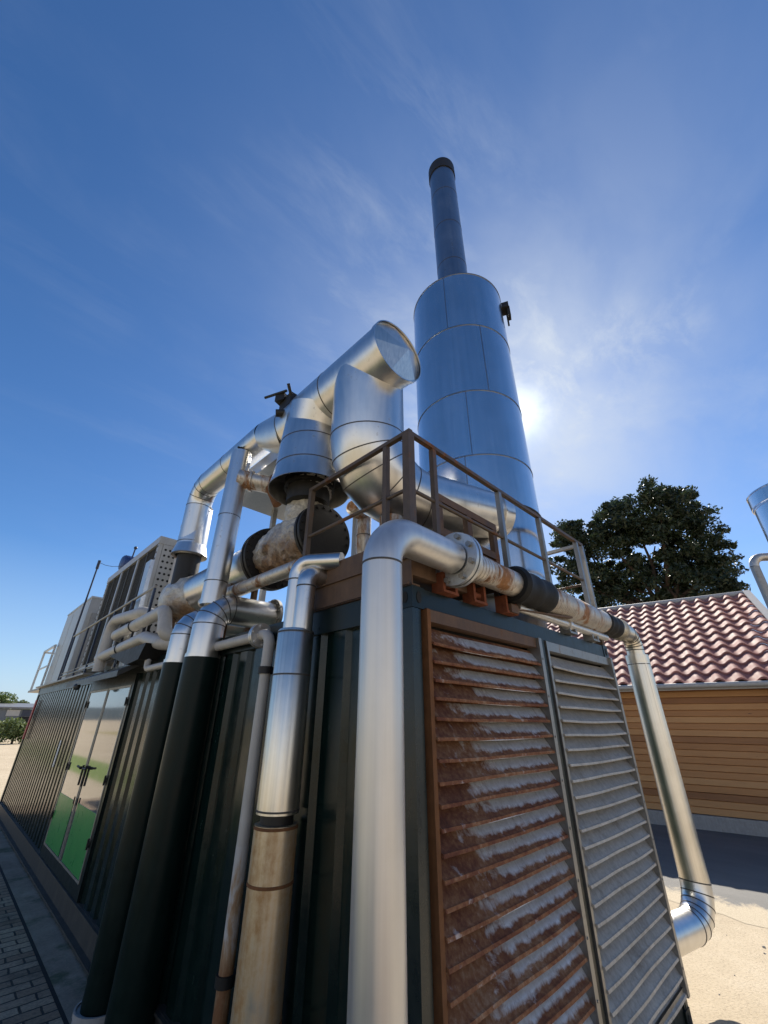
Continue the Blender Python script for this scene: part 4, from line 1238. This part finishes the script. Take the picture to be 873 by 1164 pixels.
# far trees and bushes at the left
def bush(name, label, cat, loc, rad, n, size, mat, lob=6, trunk=0, squash=(1, 1, .8), sd=1):
    rg = random.Random(sd)
    t = thing(name, label, cat, loc)
    mb = MB(); tk = MB()
    c0 = V(*loc) + UP * (trunk + rad * .75)
    tk.tube([V(*loc), c0], [max(.06, rad * .07), .03], 8, False)
    for _ in range(lob):
        d = V(rg.gauss(0, 1), rg.gauss(0, 1), rg.gauss(0, 1)).normalized() * rad * .62
        c = c0 + V(d.x * squash[0], d.y * squash[1], d.z * squash[2])
        tk.tube([c0 - UP * rad * .3, c], [max(.04, rad * .03), .015], 6, False)
        leaves(mb, c, rad * .55, n, size, rg, squash, .2)
    part('trunk', tk, 'bark', t); part('crown', mb, mat, t)
bush('garden_bush', 'low dark green bush on the sand before the distant shed', 'bush', (3.75, 50.5, 0), 1.35, 260, .14, 'bushleaf', 8, 0, (1.3, 1, .7), 2)
bush('garden_bush', 'yellow green bush left of the dark bush near the shed', 'bush', (2.6, 55, 0), 1.6, 260, .15, 'farleaf', 8, 0, (1.5, 1, .6), 4)
bush('broadleaf_tree', 'pale green tree rising behind the distant shed roof', 'tree', (5.2, 104, 0), 2.8, 500, .24, 'farleaf', 9, 1.6, (1, 1, 1), 5)
bush('broadleaf_tree', 'small round tree peeping over the middle of the distant shed', 'tree', (9.6, 118, 0), 1.8, 360, .22, 'bushleaf', 8, 2.6, (1.2, 1, .7), 6)
# distant shed
sh = thing('storage_shed', 'distant low blue grey shed with dark open bay', 'shed', (6, 95, 0))
mb = MB(); mb.box((-6, 95, 0), (12.5, 103, 3.3)); part('wall', mb, 'shedwall', sh)
mb = MB(); mb.add([(-6.4, 94.5, 3.35), (12.9, 94.5, 3.35), (12.9, 103.4, 4.1), (-6.4, 103.4, 4.1), (-6.4, 94.5, 3.62), (12.9, 94.5, 3.62), (12.9, 103.4, 4.4), (-6.4, 103.4, 4.4)], [(3, 2, 1, 0), (4, 5, 6, 7), (0, 1, 5, 4), (1, 2, 6, 5), (2, 3, 7, 6), (3, 0, 4, 7)]); part('roof', mb, 'roofgrey', sh)
mb = MB(); mb.box((8.1, 94.90, .02), (10.2, 94.985, 2.2)); part('open_bay', mb, 'dark', sh)
mb = MB(); mb.box((6.3, 94.9, 2.3), (8.0, 94.985, 3.2)); part('window', mb, 'white', sh)
mb = MB(); mb.box((8.3, 94.9, 2.3), (10.2, 94.985, 3.2)); part('window', mb, 'navy', sh)

# ------------------------------------------------------------------ ground
def sheet(name, pts, z, mat):
    mb = MB(); mb.add([(x, y, z) for x, y in pts], [tuple(range(len(pts)))]); return struct(name, mb, mat)
sheet('ground', [(-900, -900), (900, -900), (900, 1400), (-900, 1400)], 0, 'ground')
sheet('paving', [(-2.75, -4.5), (-.30, -4.5), (-.30, 14.2), (-2.75, 14.2)], .004, 'paver')
sheet('expansion_gap', [(-.305, -4.5), (-.275, -4.5), (-.275, 14.2), (-.305, 14.2)], .008, 'dark')
sheet('drain_strip', [(-.278, -4.5), (.1, -4.5), (.1, 14.2), (-.278, 14.2)], .012, 'mossy')
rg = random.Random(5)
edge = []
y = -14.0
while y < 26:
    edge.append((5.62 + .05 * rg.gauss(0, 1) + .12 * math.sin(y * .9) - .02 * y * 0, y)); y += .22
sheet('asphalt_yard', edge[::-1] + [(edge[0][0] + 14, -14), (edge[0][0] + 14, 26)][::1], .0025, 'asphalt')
sheet('lawn', [(-5.2, -2), (-3.2, -2), (-3.2, 60), (-5.2, 60)], .004, 'lawn')
sheet('field', [(-60, -60), (-17, -60), (-17, 90), (-60, 90)], .004, 'drygrass')
# hills
mb = MB(); vs = []; fs = []
nx, ny = 60, 8
for j in range(ny + 1):
    for i in range(nx + 1):
        x = -600 + 1500 * i / nx; y = 800 + 300 * j / ny
        h = max(0, math.sin(PI * min(1, j / ny))) * (24 + 16 * noise.noise(V(x * .004, y * .004, 3)) + 8 * noise.noise(V(x * .015, y * .01, 8)))
        vs.append((x, y, h - .5))
for j in range(ny):
    for i in range(nx): 
        a = j * (nx + 1) + i; fs.append((a, a + 1, a + nx + 2, a + nx + 1))
mb.add(vs, fs, True); struct('hills', mb, 'hill')
# loose stones on the sunlit sand
def stone_mesh(rg, r):
    mb = MB(); mb.ball((0, 0, 0), r, 7)
    for p in mb.v: p *= 1 + .5 * noise.noise(p * (1.2 / r) + V(rg.random() * 9, 0, 0)); p.z *= .6
    return mb
mb = MB(); rg = random.Random(9)
for _ in range(70):
    x = rg.uniform(3.0, 5.5); y = rg.uniform(-2.4, 1.6); r = abs(rg.gauss(0, .005)) + .002
    s = stone_mesh(rg, r)
    mb.add([p + V(x, y, r * .3) for p in s.v], s.f, True)
o = struct('gravel', mb, 'concrete'); o['kind'] = 'stuff'

# ------------------------------------------------------------------ light, sky, camera
SUN_AZ, SUN_EL = 66.3, 38.0
sd = V(math.sin(R(SUN_AZ)) * math.cos(R(SUN_EL)), math.cos(R(SUN_AZ)) * math.cos(R(SUN_EL)), math.sin(R(SUN_EL)))
li = bpy.data.lights.new('sun', 'SUN'); li.energy = 5.0; li.angle = R(.55); li.color = (1, .93, .82)
lo = bpy.data.objects.new('sun', li); COL.objects.link(lo); lo.rotation_euler = (-sd).to_track_quat('-Z', 'Y').to_euler()
w = bpy.data.worlds.new('World'); sc.world = w; w.use_nodes = True
nt = w.node_tree; nt.nodes.clear(); g = G(nt)
out = g.n('ShaderNodeOutputWorld'); bg = g.n('ShaderNodeBackground')
sky = g.n('ShaderNodeTexSky'); sky.sky_type = 'NISHITA'; sky.sun_disc = False
sky.sun_elevation = R(SUN_EL); sky.sun_rotation = R(SUN_AZ); sky.altitude = 300; sky.air_density = 1.0; sky.dust_density = .2; sky.ozone_density = 3.0
tc = g.n('ShaderNodeTexCoord')
s = g.sep(tc.outputs['Generated'])
nrm = g.n('ShaderNodeVectorMath', operation='NORMALIZE'); g.link(tc.outputs['Generated'], nrm.inputs[0])
dotn = g.n('ShaderNodeVectorMath', operation='DOT_PRODUCT'); dotn.inputs[1].default_value = tuple(sd); g.link(nrm.outputs[0], dotn.inputs[0])
mu = g.math('MAXIMUM', dotn.outputs['Value'], 0.0)
def skynoise(rot, scale, sc_n, det, rough, dist, loc=(0, 0, 0)):
    mp = g.n('ShaderNodeMapping'); mp.inputs['Rotation'].default_value = rot; mp.inputs['Scale'].default_value = scale; mp.inputs['Location'].default_value = loc
    g.link(nrm.outputs[0], mp.inputs[0])
    return g.noise(mp.outputs[0], sc_n, det, rough, dist)
# long thin cirrus fibres, broken by larger soft patches; they scatter strongly forward, so they are bright only near the sun
fib = skynoise((R(18), R(-24), R(52)), (1.0, 5.5, 6.5), 2.0, 10, .66, .35)
pat = skynoise((0, 0, 0), (1, 1, 1.4), 2.3, 5, .55, .2, (2.3, .4, 1.1))
soft = skynoise((R(10), R(-20), R(50)), (1, 2.2, 2.6), 2.1, 6, .55, .3, (.7, 3.1, 0))
wide = g.math('POWER', mu, 7.0)
near = g.math('POWER', mu, 34.0)
core = g.math('POWER', mu, 700.0)
cirrus = g.math('MULTIPLY', g.ramp(fib, [(.46, 0.0), (.72, 1.0)]), g.ramp(pat, [(.42, .0), (.62, 1.0)]))
veil = g.math('MULTIPLY', g.ramp(soft, [(.30, .35), (.68, 1.0)]), g.math('ADD', g.math('MULTIPLY', wide, .42), g.math('MULTIPLY', near, .58)))
amt = g.math('ADD', g.math('ADD', veil, g.math('MULTIPLY', cirrus, g.math('ADD', .05, g.math('MULTIPLY', wide, .50)))), g.math('MULTIPLY', core, .5), True)
amt = g.math('MULTIPLY', amt, g.ramp(s[2], [(.0, 0.25), (.10, 1.0)]))
cb = g.math('ADD', g.math('ADD', 1.0, g.math('MULTIPLY', near, .12)), g.math('MULTIPLY', core, .9))
ccol = g.n('ShaderNodeVectorMath', operation='SCALE'); ccol.inputs[0].default_value = (3.7, 4.1, 4.7)
g.link(cb, ccol.inputs['Scale'])
hs = g.n('ShaderNodeHueSaturation'); hs.inputs['Saturation'].default_value = 1.17; g.link(sky.outputs[0], hs.inputs['Color'])
skyb = g.mix(1.0, hs.outputs[0], (.64, .72, .82), 'MULTIPLY')
haze_band = g.ramp(s[2], [(.0, .75), (.10, .40), (.30, .0)])
sky1 = g.mix(amt, g.mix(haze_band, skyb, (2.9, 3.7, 4.9)), ccol.outputs[0])
# unseen bright cloud added low behind the viewpoint to lift and neutralise the shade
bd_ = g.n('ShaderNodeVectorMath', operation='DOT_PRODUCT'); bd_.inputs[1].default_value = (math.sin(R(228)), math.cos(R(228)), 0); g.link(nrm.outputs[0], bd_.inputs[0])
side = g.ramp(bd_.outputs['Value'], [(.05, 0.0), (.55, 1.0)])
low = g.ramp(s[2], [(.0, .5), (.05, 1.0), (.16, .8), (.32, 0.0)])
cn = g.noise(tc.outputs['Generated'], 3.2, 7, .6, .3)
fill_cloud = g.math('MULTIPLY', g.math('MULTIPLY', side, low), g.ramp(cn, [(.34, .35), (.52, 1.0)]), True)
skyc = g.mix(fill_cloud, sky1, (7.6, 7.2, 6.5))
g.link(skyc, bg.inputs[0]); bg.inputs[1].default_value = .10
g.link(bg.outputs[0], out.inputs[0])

cam = bpy.data.cameras.new('camera'); co = bpy.data.objects.new('camera', cam); COL.objects.link(co)
sc.camera = co
cam.sensor_fit = 'HORIZONTAL'; cam.sensor_width = 36; cam.lens = 466.0 / 873 * 36; cam.clip_start = .05; cam.clip_end = 4000
pt = math.atan(238 / 466); yw = R(44.1); rl = R(.53)
fh = V(math.sin(yw), math.cos(yw), 0); r_ = V(math.cos(yw), -math.sin(yw), 0)
F = fh * math.cos(pt) + UP * math.sin(pt); U = UP * math.cos(pt) - fh * math.sin(pt)
Rr = r_ * math.cos(rl) + U * math.sin(rl); Ur = U * math.cos(rl) - r_ * math.sin(rl)
mw = Matrix((Rr, Ur, -F)).transposed().to_4x4(); mw.translation = CP
co.matrix_world = mw
sc.render.engine = 'CYCLES'
sc.cycles.use_denoising = True
sc.cycles.max_bounces = 8; sc.cycles.glossy_bounces = 5; sc.cycles.diffuse_bounces = 3
sc.cycles.sample_clamp_indirect = 6
sc.view_settings.view_transform = 'Standard'; sc.view_settings.look = 'None'
sc.view_settings.exposure = 0.80; sc.view_settings.gamma = 1
sc.view_settings.use_curve_mapping = False
